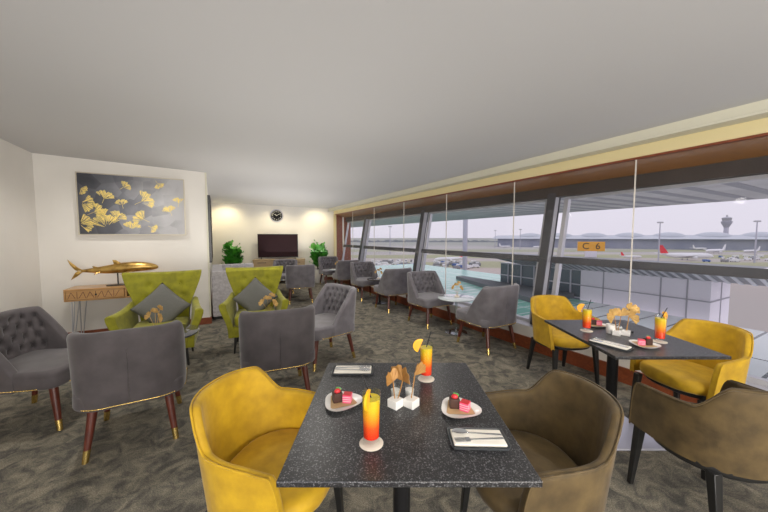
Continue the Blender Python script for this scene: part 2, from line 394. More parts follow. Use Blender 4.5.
# ------------------------------------------------------------------ tub chairs
def tub_tuft(s, z, R):
    zr = .755; d = 0
    if z > .82 or z < .44: return 0
    sx = .105; sz = .085
    row = (zr-z)/sz
    best = 0
    for rr in range(-1, 5):
        zb = zr-rr*sz
        if zb > R-.04 or zb < .46: continue
        off = sx/2 if rr % 2 else 0
        kx = round((s-off)/sx); xb = kx*sx+off
        if abs(xb) > .40: continue
        dd = (s-xb)**2+(z-zb)**2
        best = max(best, .042*exp(-dd/(.021**2)))
    # diagonal folds between the buttons
    a = (s/sx+(z-zr)/sz/2); b = (s/sx-(z-zr)/sz/2)
    fa = abs(a-round(a)); fb = abs(b-round(b))
    w_ = smoothstep((R-.03-z)/.05)*smoothstep((.42-abs(s))/.06)*smoothstep((z-.46)/.04)
    fold = .012*max(exp(-(fa/.10)**2), exp(-(fb/.10)**2))
    return (best+fold)*w_ if w_ > 0 else 0
def tub_rim(y, s=0):
    return .82-.365*max(0, min(1, (y+.185)/.235))**1.15
def leg_part(root, x, y, ztop, fx, fy, r0, r1, m_, ferr=None, sq=False):
    n = 4 if sq else 12
    mb = MB(); zf = .075 if ferr else 0
    p = lambda z: Vector((fx+(x-fx)*z/ztop, fy+(y-fy)*z/ztop, z))
    rr = lambda z: r1+(r0-r1)*z/ztop
    zs = [zf, zf+(ztop-zf)*.4, ztop]
    rings = []
    for z in zs: rings.append([p(z)+Vector((cos(2*pi*(k+.5)/n), sin(2*pi*(k+.5)/n), 0))*rr(z)*(1.3 if sq else 1) for k in range(n)])
    mb.loft(rings); o = mb.build('leg', m_, root, smooth=50, bevel=.003 if sq else None)
    if ferr:
        fb = MB(); fb.loft([[p(z)+Vector((cos(2*pi*k/n), sin(2*pi*k/n), 0))*(rr(z)+.0012) for k in range(n)] for z in (0, .004, zf)])
        fb.build('ferrule', ferr, o, smooth=50)
    return o
def make_tub(fab, name='tub_chair'):
    root = empty(name); root['category'] = 'armchair'
    mb = MB(); rim, P, nr, pos = shell(mb, .305, -.30, .055, .17, .32, tub_rim, .07, .42, .015, .04, .82, N=96, mo=8, mi_=26, tuft=tub_tuft)
    for rr in range(0, 4):
        zb = .755-rr*.085
        for kx in range(-5, 6):
            xb = kx*.105+(.0525 if rr % 2 else 0)
            if abs(xb) > .36: continue
            i = min(range(len(P)), key=lambda j: abs(P[j][2]-xb)); R = tub_rim(P[i][1])
            if zb > R-.05: continue
            off = .07-.038; mb.ball(pos(P[i][0]+nr[i][0]*off, P[i][1]+nr[i][1]*off, zb), .008, 4)
    mb.build('back_shell', fab, root, smooth=70)
    st = MB(); pad(st, .588, .575, .322, .425, .09, .02, 0, .012); st.build('seat_base', fab, root, smooth=60)
    st = MB(); pad(st, .586, .565, .37, .455, .09, .03, 0, .018, .010); st.build('seat', fab, root, smooth=60)
    # nailhead trim
    nt_ = MB(); ring = rrect(.598, .600, .165, 8, .334); L = 0
    for i in range(len(ring)):
        p = ring[i]; q = ring[(i+1) % len(ring)]; d = (q-p).length; n = max(1, int(round(d/.0195)))
        for k_ in range(n): nt_.ball(p.lerp(q, k_/n), .0056, 3)
    nt_.tube(ring+[ring[0]], .0035, 6)
    nt_.build('nailhead_trim', M['brass'], root, smooth=80)
    sm = MB(); sm.tube([pos(0, -.301, z) for z in (.33, .45, .6, .70)], .0035, 6); sm.build('back_seam', fab, root, smooth=60)
    for sx in (-1, 1):
        leg_part(root, sx*.195, .21, .33, sx*.235, .265, .028, .016, M['legwood'], M['brass'])
        leg_part(root, sx*.195, -.20, .33, sx*.235, -.265, .028, .016, M['legwood'], M['brass'])
    return root
tub = make_tub(M['greyv']); tubd = make_tub(M['dgreyv'])
used = set()
def put_tub(src, x, y, rz, label, group, sc=None):
    o = src if src.name not in used else copy_tree(src)
    used.add(src.name); used.add(o.name)
    place(o, (x, y, 0), rz, label, group, sc); o['category'] = 'armchair'; return o
GW = 'grey tub chairs along the window'; GL = 'grey tub chairs of the lounge groups'
put_tub(tub, 1.32, 3.95, ROOM, 'grey velvet tub chair seen from behind, nearest along the windows, left of a yellow chair', GW)
put_tub(tub, .745, 5.0, ROOM+180, 'grey tufted tub chair facing the room, left of the nearest round glass window table', GW)
put_tub(tub, .165, 5.98, ROOM, 'grey tub chair seen from behind, right of the middle window table', GW)
put_tub(tub, -.41, 7.03, ROOM+180, 'grey tufted tub chair facing the room, left of the middle window table', GW)
put_tub(tub, -.99, 8.02, ROOM, 'grey tub chair seen from behind, right of the farthest window table', GW)
put_tub(tub, -1.565, 9.02, ROOM+180, 'grey tufted tub chair in the far corner beside the right potted plant', GW)
put_tub(tubd, -1.79, 2.19, 31, 'large dark grey tub chair seen from behind with brass-tipped legs, left foreground', GL)
put_tub(tubd, -2.66, 2.36, -80, 'dark grey tufted tub chair cut off by the left edge of the photo', GL)
put_tub(tubd, -.955, 2.72, 24, 'dark grey tub chair seen from behind just left of the black foreground table', GL)
put_tub(tub, -.70, 3.52, ROOM+105, 'taupe grey tufted tub chair in side view, mid room, facing left', GL)
put_tub(tub, -1.83, 6.72, 18, 'grey tub chair seen from behind in the far lounge in front of the television', GL)
put_tub(tub, -2.53, 7.85, 190, 'grey tufted tub chair facing us in front of the oak credenza', GL)

# ------------------------------------------------------------------ dining chairs
def din_rim(y, s):
    a = abs(s); r = .776-.010*(a/.2)**2 if a < .2 else .766-.126*smoothstep((a-.2)/.13)
    r -= .025*max(0, min(1, (a-.33)/.30))
    r -= .25*max(0, min(1, (y-.145)/.06))**1.6
    return r
def make_dining(fab, name='dining_chair'):
    root = empty(name); root['category'] = 'chair'
    mb = MB(); rim, P, nr, pos = shell(mb, .28, -.27, .205, .262, .37, din_rim, .034, .42, .08, .03, .77, N=128, mo=8, mi_=10)
    mb.build('shell', fab, root, smooth=60)
    pp = MB(); pp.tube([p+Vector((0,0,.004)) for p in rim], .0042, 6); pp.build('piping', fab, root, smooth=60)
    st = MB(); pad(st, .475, .45, .375, .465, .18, .035, 0, .02, .015); st.build('seat', fab, root, smooth=60)
    sb = MB(); pad(sb, .50, .44, .345, .39, .21, .01, 0, -.02); sb.build('seat_rail', M['black'], root, smooth=40)
    for sx in (-1, 1):
        leg_part(root, sx*.205, .175, .36, sx*.225, .20, .022, .013, M['black'], None, True)
        leg_part(root, sx*.185, -.175, .36, sx*.21, -.235, .022, .013, M['black'], None, True)
    return root
dy = make_dining(M['yellow']); db = make_dining(M['brown'])
def put_d(src, x, y, rz, label, group):
    o = src if src.name not in used else copy_tree(src)
    used.add(src.name); used.add(o.name); place(o, (x, y, 0), rz, label, group); o['category'] = 'chair'; return o
put_d(dy, -.45, 1.25, -103, 'mustard yellow velvet dining chair in the left foreground, tucked under the black table', 'yellow velvet dining chairs')
put_d(dy, 1.77, 3.02, 188, 'mustard yellow dining chair on the far side of the window dining table', 'yellow velvet dining chairs')
put_d(dy, 2.16, 2.15, 102, 'mustard yellow dining chair at the right end of the window dining table', 'yellow velvet dining chairs')
put_d(db, .605, 1.24, 95, 'brown velvet dining chair facing left, right of the foreground table', 'brown velvet dining chairs')
put_d(db, 1.64, 1.50, 3, 'brown velvet dining chair seen from behind, cut off at the right edge', 'brown velvet dining chairs')

# ------------------------------------------------------------------ dining tables
def dining_table(x0, x1, y0, y1, label, bx, by, bm_):
    e = empty('dining_table', ((x0+x1)/2, (y0+y1)/2, 0), 0, label, 'table', 'black granite dining tables')
    cx, cy = e.location.x, e.location.y
    MB().box(x0-cx, x1-cx, y0-cy, y1-cy, .732, .75).build('table_top', M['granite'], e, bevel=.003)
    MB().lathe([(.034, .01), (.034, .72)], 20, (bx-cx, by-cy, 0)).build('pole', M['blackm'], e, smooth=50)
    MB().box(bx-cx-.16, bx-cx+.16, by-cy-.16, by-cy+.16, .718, .732).build('mounting_plate', M['blackm'], e)
    MB().box(bx-cx-.24, bx-cx+.24, by-cy-.21, by-cy+.21, 0, .014).build('base_plate', bm_, e, bevel=.003)
    return e
dining_table(-.288, .424, .787, 1.572, 'black speckled granite table in the foreground set for two', .07, 1.17, M['blackm'])
dining_table(1.262, 1.895, 1.652, 2.405, 'black granite table by the window on a pole with a grey square foot', 1.63, 2.16, M['silver'])

# ------------------------------------------------------------------ wing chairs
def make_wing():
    root = empty('wing_chair'); root['category'] = 'armchair'
    bts = [(-.16,.84),(.16,.84),(-.20,.70),(.20,.70),(0,.72),(-.13,.58),(.13,.58)]
    def hw(z): return .255+.165*smoothstep((z-.45)/.60)
    def topz(a): return .965+.02*a*a
    nA, nZ = 40, 30
    def fpos(a, t, back):
        z = .30+(topz(a)-.30)*t; x = a*hw(z); lean = -.14*max(0, z-.42)
        y = -.235+lean+.115*abs(a)**2.4*smoothstep((z-.35)/.35)
        if back: y -= .085-.02*abs(a)
        else:
            for bx, bz in bts: y -= .032*exp(-((x-bx)**2+(z-bz)**2)/.032**2)
        # rounded border
        return Vector((x, y, z))
    mb = MB(); rings = []
    for i in range(nA+1):
        a = -1+2*i/nA; ring = []
        for j in range(nZ+1): ring.append(fpos(a, j/nZ, False))
        p = fpos(a, 1, False); q = fpos(a, 1, True)
        for k in range(1, 5): t = k/5; ring.append(p.lerp(q, t)+Vector((0, 0, .022*sin(pi*t))))
        for j in range(nZ+1): ring.append(fpos(a, 1-j/nZ, True))
        rings.append(ring)
    mb.loft(rings); mb.build('backrest', M['green'], root, smooth=60, bevel=.01)
    b2 = MB()
    for bx, bz in bts:
        y = -.235-.14*(bz-.42)+.115*abs(bx/hw(bz))**2.4-.022; b2.ball((bx, y, bz), .012, 5, (1, .5, 1))
    b2.build('tuft_buttons', M['green'], root, smooth=80)
    for sx in (-1, 1):
        mb = MB(); rings = []
        for i in range(15):
            t = i/14; y = -.26+.54*t
            ztop = .66-.055*t-.02*sin(pi*t); fl = .015+.075*t+.02*t*t; x0 = .275
            cs = []
            H_ = ztop-.20
            n = 12
            outer = [(x0+.075+fl*smoothstep(k/n)**1.6, .20+H_*k/n) for k in range(n+1)]
            inner = [(x0-.0+fl*.85*smoothstep(1-k/n)**1.6, ztop-H_*k/n) for k in range(n+1)]
            roll = [(x0+.075+fl-(.075+fl*.15)*(k/5), ztop+.02*sin(pi*k/5)) for k in range(1, 5)]
            cs = outer+roll+inner
            rings.append([Vector((sx*p[0], y, p[1])) for p in cs])
        mb.loft(rings); mb.build('armrest', M['green'], root, smooth=60, bevel=.012)
    st = MB(); pad(st, .60, .54, .20, .33, .03, .01, 0, -.0); st.build('seat_base', M['green'], root, smooth=60)
    st = MB(); pad(st, .545, .50, .325, .455, .06, .035, 0, .04, .02); st.build('seat_cushion', M['green'], root, smooth=60)
    for sx in (-1, 1):
        leg_part(root, sx*.26, .21, .205, sx*.28, .23, .02, .012, M['black'])
        leg_part(root, sx*.26, -.22, .205, sx*.28, -.26, .02, .012, M['black'])
    return root
w1 = make_wing(); w2 = copy_tree(w1)
GWG = 'chartreuse wing chairs'
w1.scale = (.92, .95, 1)
place(w1, (-2.47, 3.40, 0), ROOM+178, 'chartreuse green wing armchair on the left in front of the oak console', GWG)
place(w2, (-1.65, 3.94, 0), 201, 'chartreuse green wing armchair in mid room in front of the pale sofa', GWG); w2['category'] = 'armchair'
w2.scale = (.86, .92, 1.0)
def pillow_mb(s=.44, t=.13):
    mb = MB(); n = 18; top = []; bot = []
    for sgn, arr in ((1, top), (-1, bot)):
        for i in range(n+1):
            for j in range(n+1):
                x = -1+2*i/n; y = -1+2*j/n
                k = 1-.06*(1-abs(x)**2)*abs(y)**3; k2 = 1-.06*(1-abs(y)**2)*abs(x)**3
                z = sgn*t/2*max(0, (1-x**4)*(1-y**4))**.6
                arr.append(Vector((x*s/2*k2, z, y*s/2*k)))
    def F(o): return [(o+i*(n+1)+j, o+(i+1)*(n+1)+j, o+(i+1)*(n+1)+j+1, o+i*(n+1)+j+1) for i in range(n) for j in range(n)]
    mb.add(top+bot, F(0)+F((n+1)**2)); return mb
def put_pillow(ch, label, sc=1.0):
    o = pillow_mb(.40*sc).build('throw_pillow', M['pillow'], smooth=80)
    bm = bmesh.new(); bm.from_mesh(o.data); bmesh.ops.remove_doubles(bm, verts=bm.verts, dist=.0005); bmesh.ops.recalc_face_normals(bm, faces=bm.faces); bm.to_mesh(o.data); bm.free()
    Rz = Matrix.Rotation(ch.rotation_euler.z, 4, 'Z'); T = Matrix.Translation(ch.location) @ Rz @ Matrix.Translation((0, -.015, .62)) @ Matrix.Rotation(radians(20), 4, 'X') @ Matrix.Rotation(radians(45), 4, 'Y')
    o.matrix_world = T; tag(o, label, 'pillow', 'charcoal throw pillows on the green chairs'); return o
put_pillow(w1, 'charcoal square pillow standing on its corner in the left green wing chair')
put_pillow(w2, 'charcoal square pillow standing on its corner in the right green wing chair', .97)

# ------------------------------------------------------------------ ginkgo leaves
def ginkgo(mb, T, r=.05, n=18, fold=.25, wav=.06, seed=0, mi=0, thick=.0012):
    rnd = random.Random(seed); pts = []; spread = radians(78)
    base = [Vector((0, 0, 0))]
    def edge(a):
        t = a/spread; rr = r*(1-.28*exp(-(t/.10)**2)-.10*abs(t)**3+wav*sin(9*t*1.7+seed))
        return rr
    rows = [.0, .35, .7, 1.0]; V0 = []
    for side in (1, -1):
        for q in rows:
            for i in range(n+1):
                a = -spread+2*spread*i/n; rr = max(edge(a)*q, r*.04)
                x = rr*sin(a); y = rr*cos(a); z = fold*abs(x)*.6+.10*r*sin(i*2.1)*q*.35+side*thick
                V0.append(T @ Vector((x, y, z)))
    m = n+1; fs = []
    for q in range(3):
        for i in range(n):
            a = q*m+i; fs.append((a, a+1, a+m+1, a+m))
            b = 4*m+a; fs.append((b, b+m, b+m+1, b+1))
    for i in range(n): fs.append((3*m+i, 3*m+i+1, 7*m+i+1, 7*m+i))
    for q in range(3):
        fs.append((q*m, (q+1)*m, 4*m+(q+1)*m, 4*m+q*m)); a = q*m+n; fs.append((a, 4*m+a, 4*m+a+m, a+m))
    mb.add(V0, fs, mi)
def leafT(pos, direction, facing, scale=1):
    d = Vector(direction).normalized(); f = Vector(facing).normalized(); x = d.cross(f).normalized(); f = x.cross(d).normalized()
    m = Matrix.Identity(4)
    for i in range(3): m[i][0] = x[i]; m[i][1] = d[i]; m[i][2] = f[i]; m[i][3] = pos[i]
    return m
def make_centrepiece(leaves, m_, basekind='block'):
    root = empty('ginkgo_ornament'); root['category'] = 'ornament'
    if basekind == 'block':
        MB().lathe([(.036, 0), (.038, .003), (.038, .018), (.034, .022)], 20).build('base', M['coaster'], root, smooth=50)
        z0 = .02
    else: z0 = 0
    for i, (x, y, z, dx, dz, r) in enumerate(leaves):
        tip = Vector((x, y, z)); m = MB(); m.tube([(x*.15, 0, z0), (x*.4, y*.5, z*.6), tip], .0016, 6); s = m.build('stem', M['gleaf'], root, smooth=60)
        l = MB(); ginkgo(l, leafT(tip, (dx, 0, dz), (0, -1, .25)), r, seed=i); l.build('ginkgo_leaf', m_, s)
    return root
LV = [(-.05, 0, .14, -.8, .5, .042), (-.01, .012, .17, .1, 1, .044), (.045, -.01, .13, .9, .5, .045), (.03, .02, .20, .5, 1, .036)]
LV2 = [(-.04, 0, .10, -.7, .7, .045), (.0, .0, .13, .0, 1, .045), (.05, .0, .15, .6, .9, .042), (.045, -.02, .08, 1, .1, .040)]
orn = make_centrepiece(LV, M['gleaf'])
def put_o(x, y, z, rz, label, sc=1.0, cp=True):
    o = copy_tree(orn) if cp else orn; place(o, (x, y, z), rz, label, 'golden ginkgo ornaments on the small tables', sc); o['category'] = 'ornament'

# small round tables
def round_table(x, y, h, r, label, top, grp, name='side_table', leg=M['chrome']):
    e = empty(name, (x, y, 0), 0, label, 'table', grp)
    MB().lathe([(r-.012, h-.018), (r, h-.015), (r, h-.003), (r-.004, h)], 40).build('table_top', top, e, smooth=40)
    MB().lathe([(.02, .012), (.02, h-.02)], 16).build('pole', leg, e, smooth=40)
    MB().lathe([(.16, 0), (.16, .008), (.03, .02)], 32).build('base_plate', leg, e, smooth=30)
    return e
M['whitetop'] = mat('white_glossy_top', (.62, .68, .70), .08, coat=.6)
M['darktop'] = mat('dark_glossy_top', (.05, .05, .055), .08, coat=.6)
GT = 'small round window tables'
round_table(1.06, 4.49, .52, .27, 'small round table with pale glossy top between the two nearest window chairs', M['whitetop'], GT, leg=M['tableglass'])
round_table(-.09, 6.50, .52, .27, 'small round table with dark glossy top between the middle window chairs', M['darktop'], GT, leg=M['blackm'])
round_table(-1.25, 8.54, .52, .27, 'small round table between the farthest pair of window chairs', M['whitetop'], GT, leg=M['blackm'])
put_o(1.07, 4.50, .52, 10, 'golden ginkgo leaves on a small block on the nearest window table', 1.0, False)
put_o(-.11, 6.48, .52, -15, 'golden ginkgo leaves on the middle window table')
put_o(-1.27, 8.50, .52, 25, 'golden ginkgo leaves on the farthest window table')
GC = 'round coffee tables of the lounge groups'
round_table(-2.08, 2.86, .50, .30, 'dark round coffee table between left green wing chair and dark grey chair', M['darktop'], GC, 'coffee_table', M['blackm'])
round_table(-1.27, 3.47, .50, .27, 'dark round coffee table in front of the right green wing chair', M['darktop'], GC, 'coffee_table', M['blackm'])
round_table(-2.20, 7.25, .42, .30, 'low dark coffee table between the far lounge chairs and the credenza', M['darktop'], GC, 'coffee_table', M['blackm'])
put_o(-2.12, 2.83, .50, -10, 'bronze ginkgo leaves on the coffee table before the left green wing chair', 1.15)
put_o(-1.30, 3.45, .50, 15, 'bronze ginkgo leaves on the coffee table before the right green wing chair', 1.15)

# ------------------------------------------------------------------ table settings
Z = .75
def lathe_obj(name, prof, m_, loc, label=None, cat=None, group=None, n=32, parent=None):
    o = MB().lathe(prof, n).build(name, m_, parent, loc=loc, smooth=45)
    if label: tag(o, label, cat, group)
    return o
def drink(x, y, where, rz=0, srz=60, z=Z):
    lathe_obj('coaster', [(.036, 0), (.038, .0006), (.038, .0022), (.037, .0028)], M['coaster'], (x, y, z), 'round cream coaster under the drink '+where, 'coaster', 'coasters')
    z += .0028
    e = empty('cocktail_glass', (x, y, z), 0, 'tall glass of layered red and yellow juice '+where, 'drink', 'layered juice glasses')
    MB().lathe([(.0255,.0),(.027,.002),(.026,.014),(.0265,.02),(.030,.165),(.0285,.165),(.0250,.022),(.0001,.019)], 32, cap=False).build('glass', M['clearglass'], e, smooth=60)
    MB().lathe([(.0001,.0195),(.0243,.0225),(.0278,.146),(.0001,.1465)], 32, cap=False).build('juice', M['juice'], e, smooth=40)
    s = MB(); T = Matrix.Translation((x, y, z)) @ Matrix.Rotation(radians(rz), 4, 'Z') @ Matrix.Translation((.030, 0, .152)) @ Matrix.Rotation(radians(12), 4, 'Y')
    # half slice of orange sitting on the rim
    R_ = .031; n = 20; fr = []; bk = []
    for side, arr in ((.0035, fr), (-.0035, bk)):
        for k_ in range(n+1):
            a = radians(-60)+radians(190)*k_/n; arr.append(T @ Vector((R_*.86*cos(a), side, R_*.86*sin(a)+.002)))
    s.add(fr+bk, [tuple(range(n+1)), tuple(range(2*n+1, n, -1))]+[(i, i+1, n+2+i, n+1+i) for i in range(n)]+[(n, 0, n+1, 2*n+1)], 0)
    rings = []
    for k_ in range(n+1):
        a = radians(-60)+radians(190)*k_/n
        rings.append([T @ Vector((rr*cos(a), yy, rr*sin(a)+.002)) for rr, yy in ((R_*.86, -.004), (R_, -.003), (R_, .003), (R_*.86, .004))])
    s.loft(rings, True, 1)
    o = s.build('orange_slice', [M['orange'], M['rind']], smooth=40); tag(o, 'orange slice on the drink '+where, 'fruit', 'orange slices on the glasses')
    st = MB(); q = radians(srz); st.tube([Vector((x-.010*cos(q), y-.010*sin(q), z+.128)), Vector((x+.040*cos(q), y+.040*sin(q), z+.21))], .0022, 8)
    tag(st.build('drinking_straw', M['blackm'], smooth=60), 'thin black straw in the drink '+where, 'straw', 'straws in the drinks')
drink(-.040, .940, 'nearest in the foreground', -105, 140)
drink(.193, 1.385, 'at the far edge of the foreground table', 185, 50)
drink(1.405, 2.115, 'on the left of the window table', 150, 30)
drink(1.712, 1.89, 'on the right of the window table', 20, 5)
drink_done = 1

def plate_ring(z, k, r=.073):
    out = []
    for i in range(36):
        a = 2*pi*i/36; q = 1+.10*cos(3*a)
        out.append(Vector((r*k*q*cos(a), r*k*q*sin(a), z)))
    return out
def dessert(x, y, rz, where, z=Z, flip=1):
    mb = MB(); mb.loft([plate_ring(0, .55), plate_ring(.002, .60), plate_ring(.011, .97), plate_ring(.013, 1.0), plate_ring(.012, .95), plate_ring(.005, .62), plate_ring(.004, .3)])
    o = mb.build('dessert_plate', M['white'], loc=(x, y, z), rot=(0, 0, radians(rz)), smooth=50); tag(o, 'white rounded three-cornered dessert plate '+where, 'plate', 'dessert plates')
    mb = MB(); r = .056
    mb.add([(-r, -r*.6, .0072), (r*.9, -r*.7, .0076), (r*.75, r*.75, .0076), (-r*.55, r*1.0, .011), (-r, -r*.6, .0080), (r*.9, -r*.7, .0084), (r*.75, r*.75, .0084), (-r*.55, r*1.0, .0118)], [(0,3,2,1),(4,5,6,7),(0,1,5,4),(1,2,6,5),(2,3,7,6),(3,0,4,7)])
    o = mb.build('paper_liner', M['paper'], loc=(x, y, z), rot=(0, 0, radians(rz+15))); tag(o, 'brown paper liner on the plate '+where, 'paper', 'paper liners')
    R_ = Matrix.Rotation(radians(rz), 4, 'Z')
    def at(dx, dy): p = R_ @ Vector((dx*flip, dy, 0)); return (x+p.x, y+p.y, z+.0088)
    e = empty('chocolate_cake', at(-.019, .006), rz+12, 'chocolate cake with strawberry on the plate '+where, 'cake', 'chocolate cakes')
    MB().box(-.018, .018, -.016, .016, 0, .036).build('sponge', M['choc'], e, bevel=.002)
    s = MB(); s.ball((0, -.003, .042), .012, 6, (1.1, .8, .75)); s.build('strawberry', M['straw'], e, smooth=70)
    l = MB(); ginkgo(l, leafT(Vector((.004, .004, .040)), (.3, .2, 1), (0, -1, .2)), .014, 8, seed=2); l.build('mint_leaf', M['leafg'], e)
    e = empty('pink_cake', at(.020, -.004), rz-18, 'pink and cream layered cake on the plate '+where, 'cake', 'pink layered cakes')
    s = MB(); zz = 0
    for i in range(7):
        t = .0055 if i % 2 == 0 else .0025; s.box(-.016, .016, -.015, .015, zz, zz+t, mi=i % 2); zz += t
    s.build('layers', [M['pinkc'], M['pinkl']], e)
    MB().box(-.016, .016, -.015, .015, zz, zz+.003).build('glaze', M['straw'], e, bevel=.001)
dessert(-.163, 1.175, 10, 'at the left of the foreground table')
dessert(.283, 1.125, -15, 'at the right of the foreground table', flip=1)
dessert(1.552, 2.235, -20, 'on the far side of the window table')
dessert(1.556, 1.815, -10, 'on the near side of the window table', flip=-1)

def cutlery_tray(x, y, rz, w, d, where, z=Z):
    R_ = Matrix.Rotation(radians(rz), 4, 'Z')
    mb = MB(); rings = [rrect(w*.94, d*.9, .012, 4, 0), rrect(w, d, .016, 4, .010), rrect(w*.98, d*.96, .014, 4, .010), rrect(w*.93, d*.88, .010, 4, .003)]
    mb.loft(rings); o = mb.build('cutlery_tray', M['slate'], loc=(x, y, z), rot=(0, 0, radians(rz)), smooth=40); tag(o, 'dark slate cutlery tray '+where, 'tray', 'slate cutlery trays')
    mb = MB(); pad(mb, w*.88, d*.74, .0035, .0125, .004, .003); o = mb.build('napkin', M['cloth'], loc=(x, y, z), rot=(0, 0, radians(rz)), smooth=40); tag(o, 'folded cream napkin in the tray '+where, 'napkin', 'folded napkins')
    L = w*.85
    def utensil(name, dy, a, head):
        e = MB(); hz = .0125
        e.loft([[Vector((L*(.5-t), s*ww, hz+.0008+hh)) for s, hh in ((-1, 0), (1, 0), (1, .0016), (-1, .0016))] for t, ww in ((0, .0045), (.3, .0035), (.62, .0022), (.70, .003))])
        if head == 'spoon':
            rings = []
            for i in range(11):
                t = i/10; xx = L*(.5-.68)-t*L*.32; ww = .014*sqrt(max(.01, sin(pi*min(1, t*1.0)*.98+.03)))
                rings.append([Vector((xx, s*ww, hz+.003+abs(s)**2*.004-.002)) for s in (-1, -.6, 0, .6, 1)]+[Vector((xx, s*ww, hz+.0042+abs(s)**2*.004-.002)) for s in (1, .6, 0, -.6, -1)])
            e.loft(rings)
        else:
            e.box(-L*.27, -L*.18, -.010, .010, hz+.0008, hz+.0026)
            for k_ in range(4): e.box(-L*.49, -L*.26, -.010+.0058*k_, -.0075+.0058*k_, hz+.0008, hz+.0024)
        T = R_ @ Matrix.Translation((0, dy, 0)) @ Matrix.Rotation(radians(a), 4, 'Z')
        o = e.build(name, M['chrome'], smooth=50); o.matrix_world = Matrix.Translation((x, y, z)) @ T
        return o
    tag(utensil('spoon', d*.14, -4, 'spoon'), 'steel spoon on the napkin in the tray '+where, 'spoon', 'steel spoons')
    tag(utensil('fork', -d*.14, 5, 'fork'), 'steel fork on the napkin in the tray '+where, 'fork', 'steel forks')
cutlery_tray(.300, .955, -2, .185, .105, 'at the near right of the foreground table')
cutlery_tray(-.15, 1.468, 180, .20, .105, 'at the far left of the foreground table')
cutlery_tray(1.36, 1.83, -58, .22, .10, 'on the left of the window table')

def holder(x, y, rz, where, leaves, m_, cups=True):
    o = MB()
    for dx, dy in ((-.031, .0), (.031, -.0)):
        T = Matrix.Translation((dx, dy, 0)) @ Matrix.Rotation(radians(45), 4, 'Z'); o.box(-.0225, .0225, -.0225, .0225, 0, .032, T)
    o = o.build('condiment_holder', M['white'], loc=(x, y, Z), rot=(0, 0, radians(rz)), bevel=.0025); tag(o, 'white zigzag block holder '+where, 'holder', 'white block holders')
    R_ = Matrix.Rotation(radians(rz), 4, 'Z')
    for i, dx in enumerate((-.026, .032)):
        p = R_ @ Vector((dx, .062, 0))
        lathe_obj('shot_glass', [(.017, 0), (.018, .001), (.0225, .055), (.0215, .055), (.0165, .004), (.0001, .004)], M['clearglass'], (x+p.x, y+p.y, Z), ('left' if i == 0 else 'right')+' small clear cup behind the holder '+where, 'cup', 'small clear cups', 24)
        c = MB(); c.lathe([(.0155, .0045), (.0185, .036), (.001, .038)], 20); q = c.build('sugar_sachets', M['white'], loc=(x+p.x, y+p.y, Z), smooth=50); tag(q, 'white sachets filling the '+('left' if i == 0 else 'right')+' clear cup '+where, 'sachets', 'white sachets')
    for i, (dx, dz, lx, lz, ang, r) in enumerate(leaves):
        m = MB(); bx = (-.034, -.022, .030, .036)[i]
        m.tube([(bx, .0, .032), (bx*.6+lx*.4, .004, lz*.55), (lx, .010, lz)], .0022, 7)
        e = empty('ginkgo_pick', (x, y, Z), rz, ['first', 'second', 'third', 'fourth'][i]+' ginkgo leaf pick from the left, holder '+where, 'ornament', 'ginkgo leaf picks')
        m.build('stem', M['gpick'], e, smooth=60)
        l = MB(); ginkgo(l, leafT(Vector((lx, .010, lz-.004)), (dx, 0, dz), (sin(radians(ang)), -cos(radians(ang)), .15)), r, seed=i+3, fold=.6); l.build('ginkgo_leaf', m_, e)
holder(.075, 1.155, 3, 'in the middle of the foreground table', [(-.35, 1, -.040, .098, 40, .048), (.0, 1, -.002, .100, -50, .062), (.25, 1, .045, .120, 55, .056)], M['gpick'])
holder(1.574, 2.02, 0, 'in the middle of the window table', [(-.8, .5, -.045, .125, 0, .060), (-.1, 1, .0, .13, -15, .058), (.8, .3, .055, .125, 10, .058), (.5, 1, .055, .165, 0, .056)], M['gleaf'])
lathe_obj('milk_jug', [(.024, 0), (.026, .002), (.029, .058), (.027, .06), (.024, .008), (.001, .006)], M['white'], (1.535, 2.065, Z), 'small white ceramic cup left of the window table holder', 'cup', None)
drk = MB(); pad(drk, .05, .03, 0, .014, .006, .003)
tag(drk.build('car_key', M['blackm'], loc=(1.665, 2.07, Z), rot=(0, 0, .3), smooth=40), 'small dark object behind the white holder on the window table', 'key')
COL.objects[-1].name = 'dark_dish'; COL.objects['dark_dish']['category'] = 'dish'

# ------------------------------------------------------------------ console table, shark, painting
e = empty('console_table', W(5.465, -1.10), 0, 'honey oak console table with hairpin legs below the painting', 'table'); e.rotation_euler = (0, 0, AW)
# local x = +v, local y = +u
hwid, dep = .58, .185
b = MB(); b.box(-hwid, hwid, -dep, dep, .715, .74); b.box(-hwid, -hwid+.02, -dep, dep, .60, .715); b.box(hwid-.02, hwid, -dep, dep, .60, .715); b.box(-hwid, hwid, -dep, dep, .585, .60); b.box(-hwid, hwid, dep-.015, dep, .60, .715); b.box(.02, .04, -dep, dep, .60, .715)
b.build('carcass', M['oak'], e, bevel=.003)
for x0, x1 in ((-.555, .015),):
    d_ = MB(); d_.box(x0, x1, -dep-.004, -dep+.012, .605, .712)
    # carved zigzag strokes on the drawer front
    k_ = 0; xx = x0+.03
    while xx < x1-.04:
        T = Matrix.Translation((xx, -dep-.006, .658)) @ Matrix.Rotation(radians((22, -25, 0, 28, -15)[k_ % 5]), 4, 'Y'); d_.box(-.0025, .0025, 0, .003, -.045, .045, T, mi=1); xx += .036; k_ += 1
    dr = d_.build('drawer', [M['oak'], M['legwood']], e)
    MB().ball((-.27, -dep-.014, .66), .011, 6).build('drawer_knob', M['black'], dr, smooth=80)
